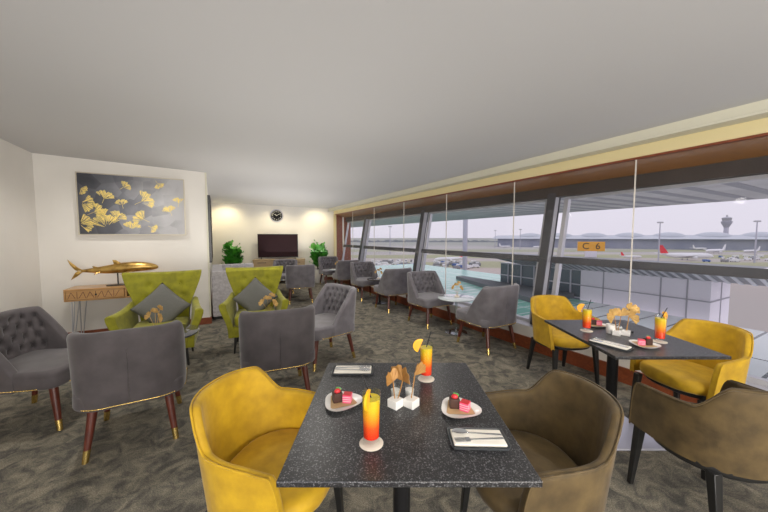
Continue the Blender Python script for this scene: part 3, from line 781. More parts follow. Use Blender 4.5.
for sx in (-1, 1):
    for sy in (-1, 1):
        x = sx*(hwid-.07); y = sy*(dep-.05); m = MB(); foot = Vector((x+sx*.02, y+sy*.02, .006))
        m.tube([(x-.06*sx, y, .585), foot+Vector((-.012*sx, 0, .012)), foot, foot+Vector((.0, -.010*sy, .012)), (x+.01*sx, y+.0, .585)], .0055, 8)
        m.tube([(x, y-.06*sy, .585), foot+Vector((0, 0, .01))], .0055, 8)
        m.build('hairpin_leg', M['alu'], e, smooth=60)
# shark sculpture
e = empty('shark_sculpture', W(5.45, -1.18, .74), 0, 'gold shark sculpture with forked tail on a black stand on the console', 'sculpture'); e.rotation_euler = (0, 0, AW)
body = MB(); rings = []
prof = [(-.37,.012,.014,.215),(-.32,.014,.020,.213),(-.25,.020,.030,.212),(-.15,.038,.045,.214),(-.04,.058,.058,.222),(.08,.072,.066,.232),(.20,.078,.064,.240),(.30,.076,.056,.240),(.38,.064,.044,.236),(.43,.044,.030,.232),(.455,.020,.014,.230)]
for x, wy, hz, zc in prof: rings.append([Vector((x, wy*cos(2*pi*k/20), zc+1.2*hz*sin(2*pi*k/20)*(1 if sin(2*pi*k/20) > 0 else .8))) for k in range(20)])
body.loft(rings); body.build('body', M['gold'], e, smooth=60)
def fin(pts, th, nm='fin', rootw=None):
    m = MB(); n = len(pts); c_ = sum((Vector(p) for p in pts), Vector())/n
    nrm = (Vector(pts[1])-Vector(pts[0])).cross(Vector(pts[2])-Vector(pts[0])).normalized()
    a = [Vector(p) for p in pts]
    m.add([c_+nrm*th, c_-nrm*th]+a, [(0, 2+i, 2+(i+1) % n) for i in range(n)]+[(1, 2+(i+1) % n, 2+i) for i in range(n)])
    m.build(nm, M['gold'], e)
fin([(-.35,0,.225),(-.40,0,.265),(-.50,0,.375),(-.47,0,.29),(-.43,0,.23),(-.405,0,.215)], .008, 'tail_fin')
fin([(-.35,0,.205),(-.405,0,.215),(-.43,0,.19),(-.475,0,.10),(-.41,0,.145)], .008, 'tail_fin')
fin([(-.03,0,.265),(-.05,0,.35),(-.01,0,.345),(.07,0,.285)], .010, 'dorsal_fin')
fin([(-.24,0,.23),(-.26,0,.275),(-.235,0,.27),(-.17,0,.245)], .007, 'dorsal_fin')
for s in (-1, 1): fin([(.22, s*.06, .21), (.10, s*.19, .165), (.06, s*.20, .16), (.12, s*.06, .20)], .008, 'pectoral_fin'); fin([(-.16, s*.03, .20), (-.22, s*.08, .165), (-.23, s*.07, .17), (-.20, s*.02, .20)], .006, 'pelvic_fin')
MB().lathe([(.008, .014), (.008, .19)], 12).build('stand_rod', M['black'], e, smooth=50)
sb = MB(); pad(sb, .24, .11, 0, .014, .02, .004); sb.build('stand_base', M['black'], e, smooth=40)
# painting
pw, ph = 1.20, .82
e = empty('painting', W(5.66, -.998, 1.85), 0, 'wide canvas painting of gilded ginkgo leaves on slate grey, on the left wall', 'painting'); e.rotation_euler = (0, 0, AW)
MB().box(-pw/2, pw/2, -.002, .035, -ph/2, ph/2).build('canvas', M['canvas'], e)
f = MB(); t = .012
for a in ((-pw/2-t, -pw/2, -ph/2-t, ph/2+t), (pw/2, pw/2+t, -ph/2-t, ph/2+t), (-pw/2, pw/2, -ph/2-t, -ph/2), (-pw/2, pw/2, ph/2, ph/2+t)): f.box(a[0], a[1], -.012, .038, a[2], a[3])
f.build('frame', M['champ'], e)
m = MB()
# leaf heads: centre x,y as fraction of the canvas, direction, size
GK = [(.43,.84,50,.055),(.75,.87,150,.05),(.24,.66,20,.075),(.62,.62,60,.10),(.95,.62,10,.06),(.38,.55,-10,.055),(.84,.46,-20,.065),(.08,.50,100,.085),(.05,.72,120,.05),(.17,.40,60,.085),(.54,.30,-60,.085),(.22,.22,-10,.115),(.35,.32,30,.075),(.06,.18,80,.09),(.47,.15,10,.075),(.68,.10,120,.05),(.20,.36,-40,.06)]
rnd = random.Random(3)
for i, (fx, fy, ang, r) in enumerate(GK):
    cx = -pw/2+fx*pw; cz_ = -ph/2+fy*ph; th = radians(ang)
    r *= 1.55; ox = cx-.5*r*sin(th); oz = cz_-.5*r*cos(th)
    sp = radians(62)
    nray = 30
    for k in range(nray):
        a = -sp+2*sp*k/(nray-1)+rnd.uniform(-.02, .02); rr = r*(1-.25*exp(-((a)/.12)**2)+.05*sin(k*1.3))
        r0 = rr*rnd.choice((.12, .25, .5, .6)); wd = r*rnd.uniform(.015, .040)
        def pt(rad, off): 
            q = a+th; return Vector((ox+rad*sin(q)+off*cos(q), -.0035, oz+rad*cos(q)-off*sin(q)))
        p = [pt(r0, -wd*.3), pt(r0, wd*.3), pt(rr, wd), pt(rr, -wd)]
        if max(abs(v.x) for v in p) > pw/2-.004 or max(abs(v.z) for v in p) > ph/2-.004: continue
        m.add(p+[v+Vector((0, .0012, 0)) for v in p], [(0,1,2,3),(7,6,5,4),(0,4,5,1),(1,5,6,2),(2,6,7,3),(3,7,4,0)])
    q = Vector((ox-.55*r*sin(th), -.0032, oz-.55*r*cos(th)))
    if abs(q.x) < pw/2-.02 and abs(q.z) < ph/2-.02: m.tube([q, Vector((ox+.1*r*sin(th), -.0032, oz+.1*r*cos(th)))], .0022, 5)
m.build('gilded_leaves', M['gilt'], e)
# large dark screen on the return wall
e = empty('wall_screen', W(6.75, -.066, 1.53), 0, 'large dark wall screen seen edge-on beside the painting wall', 'screen'); e.rotation_euler = (0, 0, AW)
MB().box(-.033, .02, -.92, .92, -.55, .55).build('housing', M['bezel'], e, bevel=.005)
MB().box(.02, .022, -.90, .90, -.53, .53).build('display', M['screen'], e)

# ------------------------------------------------------------------ far wall: credenza, tv, clock, plants, sofa
def FW(s, d, z=0): return c0-d16*s-n16*d+Vector((0, 0, z))   # s = distance left of the window corner, d = distance from the wall
def fpx(px, d):     # s on the far wall plane offset d for an image column (planning value only)
    k = (px-384)/310.0; P0 = c0-n16*d
    return (P0.x-k*P0.y)/(d16.x-k*d16.y)
s0, s1 = fpx(305, .42), fpx(252, .42)
e = empty('credenza', FW((s0+s1)/2, .22), 16, 'long pale oak credenza under the television', 'cabinet'); L = (s1-s0)
MB().box(-L/2, L/2, -.20, .20, .70, .73).build('top', M['oakp'], e, bevel=.003)
b = MB(); b.box(-L/2+.01, L/2-.01, -.185, .20, .08, .70); b.build('body', M['oakp'], e)
for i in range(3):
    x0 = -L/2+.02+i*(L-.04)/3; x1 = x0+(L-.04)/3-.01
    d_ = MB().box(x0, x1, -.20, -.185, .10, .69).build('door', M['oakp'], e, bevel=.003)
    MB().box((x0+x1)/2-.12, (x0+x1)/2+.12, -.215, -.2, .63, .645).build('handle', M['blackm'], d_)
for sx in (-1, 1):
    for sy in (-1, 1): MB().box(sx*(L/2-.08)-.02, sx*(L/2-.08)+.02, sy*.14-.02, sy*.14+.02, 0, .08).build('leg', M['blackm'], e)
s0, s1 = fpx(298, .25), fpx(257.7, .25); L = s1-s0
e = empty('television', FW((s0+s1)/2, .24, .73), 16, 'black flat television standing on the pale oak credenza', 'television')
MB().box(-L/2, L/2, -.01, .035, .05, .76).build('housing', M['bezel'], e, bevel=.004)
MB().box(-L/2+.012, L/2-.012, -.012, -.01, .068, .748).build('screen', M['screen'], e)
for sx in (-1, 1):
    f = MB(); x = sx*L*.42; f.tube([(x, .01, .06), (x, -.09, .006)], .007, 8); f.tube([(x, .01, .06), (x, .11, .006)], .007, 8); f.build('foot', M['blackm'], e, smooth=60)
e = empty('wall_clock', FW(fpx(277.2, .02), .0, 2.06), 16, 'round clock with black dial and white numerals on the far wall above the television', 'clock')
T = Matrix.Rotation(radians(90), 4, 'X')
MB().lathe([(.185, 0), (.195, .01), (.195, .035), (.18, .042), (.165, .034), (.165, .01)], 48, T=T).build('rim', M['silver'], e, smooth=40)
MB().lathe([(.17, .012), (.17, .020)], 48, T=T).build('dial', M['dial'], e)
def text_mesh(name, s, size, m_, parent, mtx, ext=.001):
    cu = bpy.data.curves.new(name+'_c', 'FONT'); cu.body = s; cu.size = size; cu.extrude = ext; cu.align_x = 'CENTER'; cu.align_y = 'CENTER'
    o = bpy.data.objects.new(name+'_t', cu); COL.objects.link(o)
    bpy.context.view_layer.update()
    me = bpy.data.meshes.new_from_object(o.evaluated_get(bpy.context.evaluated_depsgraph_get()))
    bpy.data.objects.remove(o); bpy.data.curves.remove(cu)
    me.name = name; me.materials.clear(); me.materials.append(m_)
    r = bpy.data.objects.new(name, me); COL.objects.link(r); r.parent = parent; r.matrix_local = mtx; return r
for k in range(12):
    a = radians(90-30*(k+1)); text_mesh('numeral', str(k+1), .058, M['dialw'], e, Matrix.Translation((.125*cos(a), -.0215, .125*sin(a))) @ Matrix.Rotation(radians(90), 4, 'X'))
for nm, a, l, w_ in (('hour_hand', -50, .07, .012), ('minute_hand', 60, .10, .008)):
    T2 = Matrix.Rotation(radians(a), 4, 'Y'); MB().box(-w_/2, w_/2, -.027, -.024, -.015, l, T2).build(nm, M['dialw'], e)

def make_plant():
    root = empty('potted_fig_plant'); root['category'] = 'plant'
    MB().lathe([(.13, 0), (.14, .01), (.175, .42), (.165, .42), (.155, .37), (.001, .37)], 28).build('pot', M['white'], root, smooth=40)
    rnd = random.Random(9); st = MB(); fo = MB()
    for s in range(5):
        a = s*1.256; bx, by = .05*cos(a), .05*sin(a); top = Vector((.13*cos(a+.3), .13*sin(a+.3), .86+.12*(s % 3)))
        pts = [Vector((bx, by, .36)).lerp(top, t)+Vector((0, 0, 0)) for t in (0, .3, .6, 1)]; st.tube(pts, [.012, .010, .008, .005], 7)
        for k in range(11):
            t = .20+.80*k/10; p = Vector((bx, by, .36)).lerp(top, t); an = k*2.4+s; up = .8+.9*t
            d = Vector((cos(an), sin(an), up)).normalized(); L_ = .25+.06*rnd.random(); wd = L_*.42
            side = d.cross(Vector((0, 0, 1))).normalized(); nn = side.cross(d).normalized(); rows = []
            for i in range(7):
                q = i/6; w_ = wd*(.15+.85*sin(pi*min(1, q**.75*.95+.04)))*(.75+.45*q); c_ = p+d*(L_*q+.02)-Vector((0, 0, .03*q*q))+Vector((d.x, d.y, 0))*.05*q*q
                rows.append([c_-side*w_+nn*.02*sin(i*2), c_, c_+side*w_+nn*.02*cos(i*2)])
            fo.loft(rows, False, closed=False)
    st.build('stem', M['stem'], root, smooth=60); fo.build('foliage', M['leafg'], root, smooth=80)
    return root
pl = make_plant(); p2 = copy_tree(pl)
place(pl, FW(fpx(232.5, .5), .5), 20, 'broad-leaved fig plant in a white pot behind the pale sofa, left of the television', 'potted fig plants')
place(p2, FW(fpx(319, .5), .5), 130, 'broad-leaved fig plant in a white pot in the corner right of the television', 'potted fig plants'); p2['category'] = 'plant'
# sofa against the return wall (local x = +v, y = +u)
e = empty('tufted_sofa', W(6.68, .335), 0, 'pale grey boxy tufted sofa against the wall left of the far plant', 'sofa'); e.rotation_euler = (0, 0, AW)
D, Lh, H_ = .80, .78, .82
x0 = -.40
def tuft_panel(mb, T, w, h, th, n=34, nz=18, depth=.022):
    fr = []
    for i in range(n+1):
        for j in range(nz+1):
            x = -w/2+w*i/n; z = h*j/nz; d = 0
            for r in range(3):
                zb = h*(.30+.28*r); off = .08 if r % 2 else 0
                xb = round((x-off)/.16)*.16+off
                if abs(xb) < w/2-.04: d += depth*exp(-((x-xb)**2+(z-zb)**2)/.028**2)
            ed = min(1, min(i, n-i)/2, min(j, nz-j)/2)
            fr.append(T @ Vector((x, -(th-d)*(.75+.25*ed), z)))
    m_ = nz+1; fs = [(i*m_+j, (i+1)*m_+j, (i+1)*m_+j+1, i*m_+j+1) for i in range(n) for j in range(nz)]
    mb.add(fr, fs)
    # sides
    o = len(fr); bk = [T @ Vector(p) for p in ((-w/2, 0, 0), (w/2, 0, 0), (w/2, 0, h), (-w/2, 0, h))]
    mb.add(bk, [(0, 1, 2, 3)])
    mb.box(-w/2, w/2, -th*.72, 0, 0, h, T)
for nm, yy in (('side_panel', -Lh), ('side_panel', Lh-.12)):
    m = MB(); m.box(x0, x0+D, yy, yy+.12, .05, H_); m.build(nm, M['sofa'], e, bevel=.015)
MB().box(x0, x0+.14, -Lh+.12, Lh-.12, .05, H_).build('back_panel', M['sofa'], e, bevel=.015)
m = MB(); tuft_panel(m, Matrix.Translation((x0+.14+(D-.14)/2, Lh-.12, .42)), D-.16, H_-.43, .05); m.build('tufted_side_cushion', M['sofa'], e, smooth=60)
m = MB(); tuft_panel(m, Matrix.Translation((x0+.14, 0, .42)) @ Matrix.Rotation(radians(90), 4, 'Z'), 2*Lh-.36, H_-.43, .05, 60); m.build('tufted_back_cushion', M['sofa'], e, smooth=60)
m = MB(); pad(m, D-.14, 2*Lh-.24, .10, .30, .02, .01, x0+.14+(D-.14)/2, 0); m.build('seat_base', M['sofa'], e, smooth=50)
m = MB(); pad(m, D-.13, 2*Lh-.25, .30, .44, .04, .03, x0+.15+(D-.14)/2, 0, .01); m.build('seat_cushion', M['sofa'], e, smooth=50)
m = MB().box(x0+.02, x0+D-.02, -Lh+.02, Lh-.02, 0, .06); m.build('plinth', M['black'], e)

# ------------------------------------------------------------------ outside: apron, airport
GZ = -9.0
def xy(px, y): return (px-384)/310.0*y
def apron():
    m = mat('airfield_ground', (.4, .38, .36), .9); nt = m.node_tree; b = nt.nodes['Principled BSDF']; L = nt.links.new
    tc = nt.nodes.new('ShaderNodeTexCoord'); sx = nt.nodes.new('ShaderNodeSeparateXYZ'); L(tc.outputs['Object'], sx.inputs[0])
    n = nt.nodes.new('ShaderNodeTexNoise'); n.inputs['Scale'].default_value = .02; n.inputs['Detail'].default_value = 4; L(tc.outputs['Object'], n.inputs['Vector'])
    a = nt.nodes.new('ShaderNodeMath'); a.operation = 'MULTIPLY_ADD'; a.inputs[1].default_value = 26; L(n.outputs['Fac'], a.inputs[0]); L(sx.outputs['Y'], a.inputs[2])
    mr = nt.nodes.new('ShaderNodeMapRange'); mr.inputs['From Min'].default_value = 60; mr.inputs['From Max'].default_value = 460; L(a.outputs[0], mr.inputs['Value'])
    r = nt.nodes.new('ShaderNodeValToRGB'); r.color_ramp.interpolation = 'EASE'; E_ = r.color_ramp.elements
    E_[0].position = 0; E_[0].color = (.42, .38, .35, 1); E_[1].position = 1; E_[1].color = (.36, .37, .33, 1)
    for p, c_ in ((.13, (.50, .42, .38)), (.155, (.36, .36, .22)), (.20, (.38, .38, .23)), (.215, (.46, .42, .38)), (.25, (.47, .42, .39)), (.27, (.36, .37, .22)), (.33, (.38, .38, .24)), (.345, (.48, .44, .42)), (.42, (.42, .40, .38)), (.44, (.35, .36, .23)), (.55, (.40, .40, .33)), (.6, (.46, .44, .43))):
        q = E_.new(p); q.color = (*c_, 1)
    L(mr.outputs['Result'], r.inputs['Fac']); L(r.outputs['Color'], b.inputs['Base Color']); return m
g = MB(); g.box(-1500, 2500, 30, 3000, GZ-.5, GZ); struct(g.build('ground', apron()))
def ribbed(name, c1, c2, scale, axis, rough=.6, duty=.5, distort=0.0):
    m = mat(name, c1, rough); nt = m.node_tree; b = nt.nodes['Principled BSDF']; L = nt.links.new
    tc = nt.nodes.new('ShaderNodeTexCoord'); sx = nt.nodes.new('ShaderNodeSeparateXYZ'); L(tc.outputs['Object'], sx.inputs[0])
    a = nt.nodes.new('ShaderNodeMath'); a.operation = 'MULTIPLY'; a.inputs[1].default_value = scale; L(sx.outputs[axis], a.inputs[0])
    fr = nt.nodes.new('ShaderNodeMath'); fr.operation = 'FRACT'; L(a.outputs[0], fr.inputs[0])
    r = nt.nodes.new('ShaderNodeValToRGB'); r.color_ramp.elements[0].position = duty; r.color_ramp.elements[1].position = min(1, duty+.06)
    r.color_ramp.elements[0].color = (*c1, 1); r.color_ramp.elements[1].color = (*c2, 1)
    L(fr.outputs[0], r.inputs['Fac']); L(r.outputs['Color'], b.inputs['Base Color']); return m
def uvobj(name, mb, mats, **kw):     # mesh written in (x=v, y=u) then turned into the room frame
    o = mb.build(name, mats, rot=(0, 0, AW), **kw); return o
# overhead canopy with ribs running outwards
M['can'] = mat('canopy_sheet', (.66, .62, .62), .7, noise=.8, col2=(.56, .52, .52))
M['canr'] = mat('canopy_rib', (.36, .34, .37), .6)
cn = MB(); cn.box(11, 20.3, -14, 60, 3.0, 3.25)
u_ = -14
while u_ < 60: cn.box(11.1, 20.1, u_, u_+.32, 2.985, 3.01, mi=1); u_ += .95
tag(uvobj('roof_canopy', cn, [M['can'], M['canr']]), 'ribbed grey canopy roof overhead outside the windows', 'canopy')
# tall post
o = MB().lathe([(.45, GZ), (.45, 9)], 20).build('steel_post', M['silver'], loc=(xy(465, 60), 60, 0), smooth=50); tag(o, 'tall pale grey steel post outside between the second and third columns', 'post')
# teal glazed roofs
def glazed(name, c1, c2, su, sv):
    m = mat(name, c1, .25, spec=.5, coat=.15); nt = m.node_tree; b = nt.nodes['Principled BSDF']; L = nt.links.new
    tc = nt.nodes.new('ShaderNodeTexCoord')
    br = nt.nodes.new('ShaderNodeTexBrick'); br.offset = .0; br.inputs['Scale'].default_value = 1; br.inputs['Brick Width'].default_value = sv; br.inputs['Row Height'].default_value = su
    br.inputs['Mortar Size'].default_value = .07; br.inputs['Color1'].default_value = (*c1, 1); br.inputs['Color2'].default_value = (*[x*.93 for x in c1], 1); br.inputs['Mortar'].default_value = (*c2, 1)
    L(tc.outputs['Object'], br.inputs['Vector'])
    n = nt.nodes.new('ShaderNodeTexNoise'); n.inputs['Scale'].default_value = .35; L(tc.outputs['Object'], n.inputs['Vector'])
    mx = nt.nodes.new('ShaderNodeMix'); mx.data_type = 'RGBA'; mx.blend_type = 'MULTIPLY'; mx.inputs[0].default_value = .25
    L(br.outputs['Color'], mx.inputs[6]); L(n.outputs['Fac'], mx.inputs[7]); L(mx.outputs[2], b.inputs['Base Color']); return m
M['teal'] = glazed('teal_roof_glass', (.32, .68, .55), (.80, .92, .88), 1.3, 5.2)
M['pale'] = glazed('sky_sheen_roof_glass', (.93, 1.0, .98), (.10, .13, .13), 1.6, 7.0)  # near-white tint paints in the sky reflection on the glazing; bars are real
tr = MB(); tr.box(4.4, 27.5, 14, 52, -4.3, -4.0); tr.box(27.5, 36, 24.6, 52, -4.3, -4.0)
tag(uvobj('glass_walkway_roof', tr, M['teal']), 'long teal glazed roof with pale bars outside below the windows', 'roof')
tr = MB(); tr.box(4.4, 27.5, -16, 13.9, -4.3, -4.0)
tag(uvobj('glass_walkway_roof', tr, M['pale']), 'pale glazed roof panels with dark bars below the right window', 'roof')
# white panel building with ribbed overhanging roof; (x=v, y=u)
e = empty('walkway_building', (0, 0, 0), 0, 'white panelled walkway building with ribbed grey overhanging roof beyond the glazed roof', 'building'); e.rotation_euler = (0, 0, AW)
M['wpanel'] = mat('white_wall_panel', (.86, .82, .87), .6)
M['pjoint'] = mat('panel_joint', (.42, .41, .44), .6)
uR = 7.75   # right corner
def ppx(px): # u on plane v=28 for an image column
    k = (px-384)/310.0; return 28*(cos(AW)-k*sin(AW))/(sin(AW)+k*cos(AW))
uR = ppx(714); uW = ppx(582); uL = ppx(500)
zt, zb = -1.45, -4.1
MB().box(28, 31.6, uR, uW, -9, zt).build('panel_wall', M['wpanel'], e)
j = MB()
for px in (605, 632, 663, 690): q = ppx(px); j.box(27.96, 28.0, q-.04, q+.04, -9, zt)
j.box(27.96, 28.0, uR, uW, -2.85, -2.77); j.box(29.8, 29.88, uR-.04, uR, -9, zt); j.box(28, 31.6, uR-.04, uR, -2.85, -2.77)
j.build('panel_joints', M['pjoint'], e)
M['dglass'] = mat('dark_building_glass', (.12, .15, .17), .15, coat=.3)
MB().box(28.2, 31.6, uW, uL, -9, zt).build('glazed_wall', M['dglass'], e)
j = MB(); q = uW
for px in (582, 571, 558, 546, 534, 521, 508): q = ppx(px); j.box(28.1, 28.2, q-.06, q+.06, -9, zt)
for z in (-2.85, -4.0, -1.55): j.box(28.1, 28.2, uW, uL, z, z+.1)
j.build('glazing_bars', M['alu'], e)
M['fascia'] = mat('roof_soffit_grey', (.25, .26, .28), .6); M['rib'] = mat('roof_rib_grey', (.62, .63, .66), .5)
uE = uR-2.6; uX = ppx(478)
r_ = MB(); prof = [(28.05, zt), (25.2, -.55), (24.9, -.25), (27, -.25), (31.8, zt+.1)]
rings = []
for yy in (uE, uE+.01, uX-6, uX-3, uX-1, uX):
    k_ = max(0, (yy-(uX-6))/6); rings.append([Vector((x+(29-x)*k_*.6, yy, z+(-.5-z)*k_**1.5*.9)) for x, z in prof])
r_.loft(rings); r_.build('overhanging_roof', M['fascia'], e)
j = MB(); q = uE+.1
while q < uX-6.2: j.hexa([Vector(p) for p in ((28.0, q, zt-.05), (25.2, q, -.60), (25.2, q+.2, -.60), (28.0, q+.2, zt-.05), (28.0, q, zt), (25.2, q, -.55), (25.2, q+.2, -.55), (28.0, q+.2, zt))]); q += .55
j.build('soffit_ribs', M['rib'], e)
MB().hexa([Vector(p) for p in ((25.0, uE-1.2, -.35), (28, uE-.1, zt), (28, uE, zt), (25.0, uE, -.55), (25.0, uE-1.2, -.22), (27, uE-1.2, -.22), (27, uE, -.25), (25.0, uE, -.25))]).build('end_fascia', M['wpanel'], e)
# dark flat wedge in front of the glazed wall
o = MB(); o.hexa([Vector(p) for p in ((22.5, uW+.5, -3.99), (28, uW+.5, -3.99), (28, uL+6, -3.99), (27.0, uL+6, -3.99), (22.5, uW+.5, -3.6), (28, uW+.5, -3.6), (28, uL+6, -3.6), (27.0, uL+6, -3.6))])
tag(uvobj('dark_wedge', o, mat('dark_grey_matte', (.16, .17, .18), .8)), 'dark flat wedge lying on the teal glazed roof outside', 'roof')
# C 6 sign on the roof
sy = 25.2; sx_ = xy(591, sy); e = empty('gate_sign', (sx_, sy, -.24), -22, 'orange gate sign reading C 6 on the roof outside', 'sign')
kx = sy/310
M['sorange'] = mat('sign_orange', (.88, .42, .05), .5); M['sdark'] = mat('sign_dark', (.03, .03, .03), .5)
MB().box(-11.6*kx*1.0, 11.6*kx*1.0, -.08, .08, .50, 1.26).build('sign_board', M['sorange'], e, bevel=.02)
text_mesh('sign_text', 'C  6', .72, M['sdark'], e, Matrix.Translation((0, -.085, .88)) @ Matrix.Rotation(radians(90), 4, 'X'), .003)
MB().box(-.40, .40, -.10, .10, 0, .50).build('sign_post', M['wpanel'], e)
# terminal
M['termw'] = mat('terminal_wall', (.30, .33, .42), .5, noise=.08, col2=(.40, .42, .50)); M['termr'] = mat('terminal_roof', (.52, .55, .60), .5)
e = empty('terminal_building', (230, 270, GZ), math.degrees(math.atan2(-150, 260)), 'long low glass terminal with domed roof bumps on the horizon', 'building')
MB().box(-125, 150, 0, 40, 0, 9).build('glass_wall', M['termw'], e)
r_ = MB(); r_.loft([[Vector((x, -4, 8.6)), Vector((x, 14, 11.5)), Vector((x, 30, 12.2)), Vector((x, 44, 9))] for x in (-130, 155)]); r_.build('main_roof', M['termr'], e)
for i in range(9):
    m = MB(); m.ball((-95+28*i, 18, 10.3), 12, 8, (1, 1, .36)); m.build('roof_dome', M['termr'], e, smooth=80)
# control tower
e = empty('control_tower', (xy(725, 420), 420, GZ), 0, 'white airport control tower with wide head on the horizon', 'tower')
MB().lathe([(3.2, 0), (2.6, 10), (2.4, 24)], 20).build('shaft', M['silver'], e, smooth=40)
MB().lathe([(2.4, 23), (5.4, 29.5), (5.6, 31.5), (4.6, 32)], 20).build('head', M['silver'], e, smooth=40)
MB().lathe([(4.2, 32), (5.0, 35.5), (5.2, 35.7), (3.8, 37), (1.0, 37.6), (.8, 40)], 20).build('cab', M['alu'], e, smooth=40)
# distant hills / tree line
M['trees'] = mat('distant_trees', (.36, .38, .41), .9, noise=.05, col2=(.30, .33, .35))
hl = MB(); pr = random.Random(5); pts = []
n = 90; a_ = []
for i in range(n+1): a_.append((xy(300+260*i/n, 620), 620, 2+3*pr.random()))
hl.add([Vector((x, y, GZ)) for x, y, h in a_]+[Vector((x, y, GZ+h)) for x, y, h in a_]+[Vector((x, y+30, GZ)) for x, y, h in a_], [(i, i+1, n+2+i, n+1+i) for i in range(n)]+[(n+1+i, n+2+i, 2*n+3+i, 2*n+2+i) for i in range(n)])
tag(hl.build('tree_line', M['trees']), 'low dark line of trees and sheds on the far horizon', 'trees', kind='stuff')
# light masts
def make_mast():
    root = empty('light_mast'); root['category'] = 'light mast'
    MB().lathe([(.30, 0), (.18, 16.4)], 10).build('pole', M['silver'], root, smooth=50)
    MB().box(-1.1, 1.1, -.4, .4, 16.4, 17.0).build('lamp_head', M['alu'], root); return root
ms = make_mast()
for i, (px, y, lab, s) in enumerate(((659, 135, 'tall airfield light mast left of the control tower', 1.0), (755.5, 125, 'tall airfield light mast near the right edge of the photo', 1.0), (390, 190, 'distant light mast seen through the second window from the far end', 1), (520, 260, 'small distant light mast left of the orange sign', 1.0), (495, 300, 'smallest distant light mast seen through the third window', 1.0))):
    o = ms if i == 0 else copy_tree(ms); place(o, (xy(px, y), y, GZ), 0, lab, 'airfield light masts', s); o['category'] = 'light mast'
# aeroplanes
M['planew'] = mat('aircraft_white', (.80, .80, .82), .4); M['planer'] = mat('aircraft_red', (.75, .04, .06), .4)
def make_plane(fm):
    r = empty('airliner'); r['category'] = 'aeroplane'
    b = MB(); b.loft([[Vector((x, rr*cos(2*pi*k/14), 3.4+zz+rr*sin(2*pi*k/14))) for k in range(14)] for x, rr, zz in ((-17.5, .25, .9), (-13, 1.2, .5), (-8, 1.9, .05), (8, 1.95, 0), (14, 1.8, -.05), (16.5, 1.2, -.25), (18, .25, -.5))]); b.build('fuselage', M['planew'], r, smooth=60)
    b = MB(); b.hexa([Vector(p) for p in ((-17.5,-.2,5),(-12.2,-.2,5),(-12.2,.2,5),(-17.5,.2,5),(-19,-.12,11.2),(-16.6,-.12,11.2),(-16.6,.12,11.2),(-19,.12,11.2))]); b.build('tail_fin', fm, r)
    for s in (-1, 1):
        b = MB(); b.hexa([Vector(p) for p in ((-2.5,s*1.5,2.8),(3.5,s*1.5,2.8),(-4.5,s*16,4.2),(-6,s*16,4.2),(-2.5,s*1.5,3.2),(3.5,s*1.5,3.2),(-4.5,s*16,4.35),(-6,s*16,4.35))]); b.build('wing', M['planew'], r)
        b = MB(); b.hexa([Vector(p) for p in ((-17,s*.5,4.6),(-14,s*.5,4.6),(-17,s*6,5),(-18.3,s*6,5),(-17,s*.5,4.8),(-14,s*.5,4.8),(-17,s*6,5.1),(-18.3,s*6,5.1))]); b.build('tailplane', M['planew'], r)
        b = MB(); b.tube([(2.8, s*5.4, 2.2), (-.6, s*5.4, 2.2)], 1.0, 12); b.build('engine', M['planew'], r, smooth=50)
    for x, y in ((13, 0), (-1, 2.4), (-1, -2.4)): b = MB(); b.tube([(x, y-.3, .5), (x, y+.3, .5)], .5, 10); b.tube([(x, y, .5), (x, y, 2.4)], .15, 6); b.build('landing_gear', M['alu'], r)
    return r
pr_ = make_plane(M['planer']); pw_ = make_plane(M['planew']); vpos = [(xy(686,150),150)]
place(pr_, (xy(687, 140), 140, GZ), -8, 'white airliner with red tail on the apron beyond the window transom', 'airliners on the airfield', .60)
o = copy_tree(pr_); vpos.append((xy(448,128),128)); place(o, (xy(450, 128), 128, GZ), 200, 'white airliner with red tail seen through the third window', 'airliners on the airfield', .40); o['category'] = 'aeroplane'
place(pw_, (xy(716, 200), 200, GZ), 195, 'white airliner parked far off in front of the terminal', 'airliners on the airfield', .5)
for px, y, rz, lab in ((700, 245, 10, 'small white airliner left of another, in front of the terminal'), (752, 205, 190, 'distant white airliner by the terminal near the right edge'), (505, 300, 20, 'distant white airliner seen through the third window, right part'), (540, 290, 185, 'distant white airliner beside the column left of the orange sign'), (632, 150, 0, 'red-tailed airliner just above the transom right of the orange sign')):
    o = copy_tree(pr_ if px == 632 else pw_); place(o, (xy(px, y), y, GZ), rz, lab, 'airliners on the airfield', .28 if px == 632 else .38); o['category'] = 'aeroplane'
# service vehicles
def make_van(bm_):
    r = empty('service_van'); r['category'] = 'vehicle'
    b = MB(); b.loft([[Vector((x, s*y, z)) for x, z in ((-2.4,.5),(2.4,.5),(2.4,1.2),(1.5,2.1),(-2.4,2.2))] for s, y in ((-1, .95), (1, .95))]); b.build('body', bm_, r, bevel=.05)
    b = MB(); b.hexa([Vector(p) for p in ((1.62,-.8,2.0),(2.38,-.8,1.25),(2.38,.8,1.25),(1.62,.8,2.0),(1.66,-.8,2.04),(2.42,-.8,1.28),(2.42,.8,1.28),(1.66,.8,2.04))]); b.build('windscreen', M['dglass'], r)
    for x in (-1.5, 1.5):
        for y in (-.95, .95): b = MB(); b.tube([(x, y-.12, .38), (x, y+.12, .38)], .38, 10); b.build('wheel', M['black'], r)
    return r
M['vblue'] = mat('vehicle_blue', (.10, .18, .45), .4); M['vgrey'] = mat('vehicle_grey', (.28, .28, .30), .4)
vans = [make_van(M['planew']), make_van(M['vblue']), make_van(M['vgrey'])]; un = set()
rnd = random.Random(12)
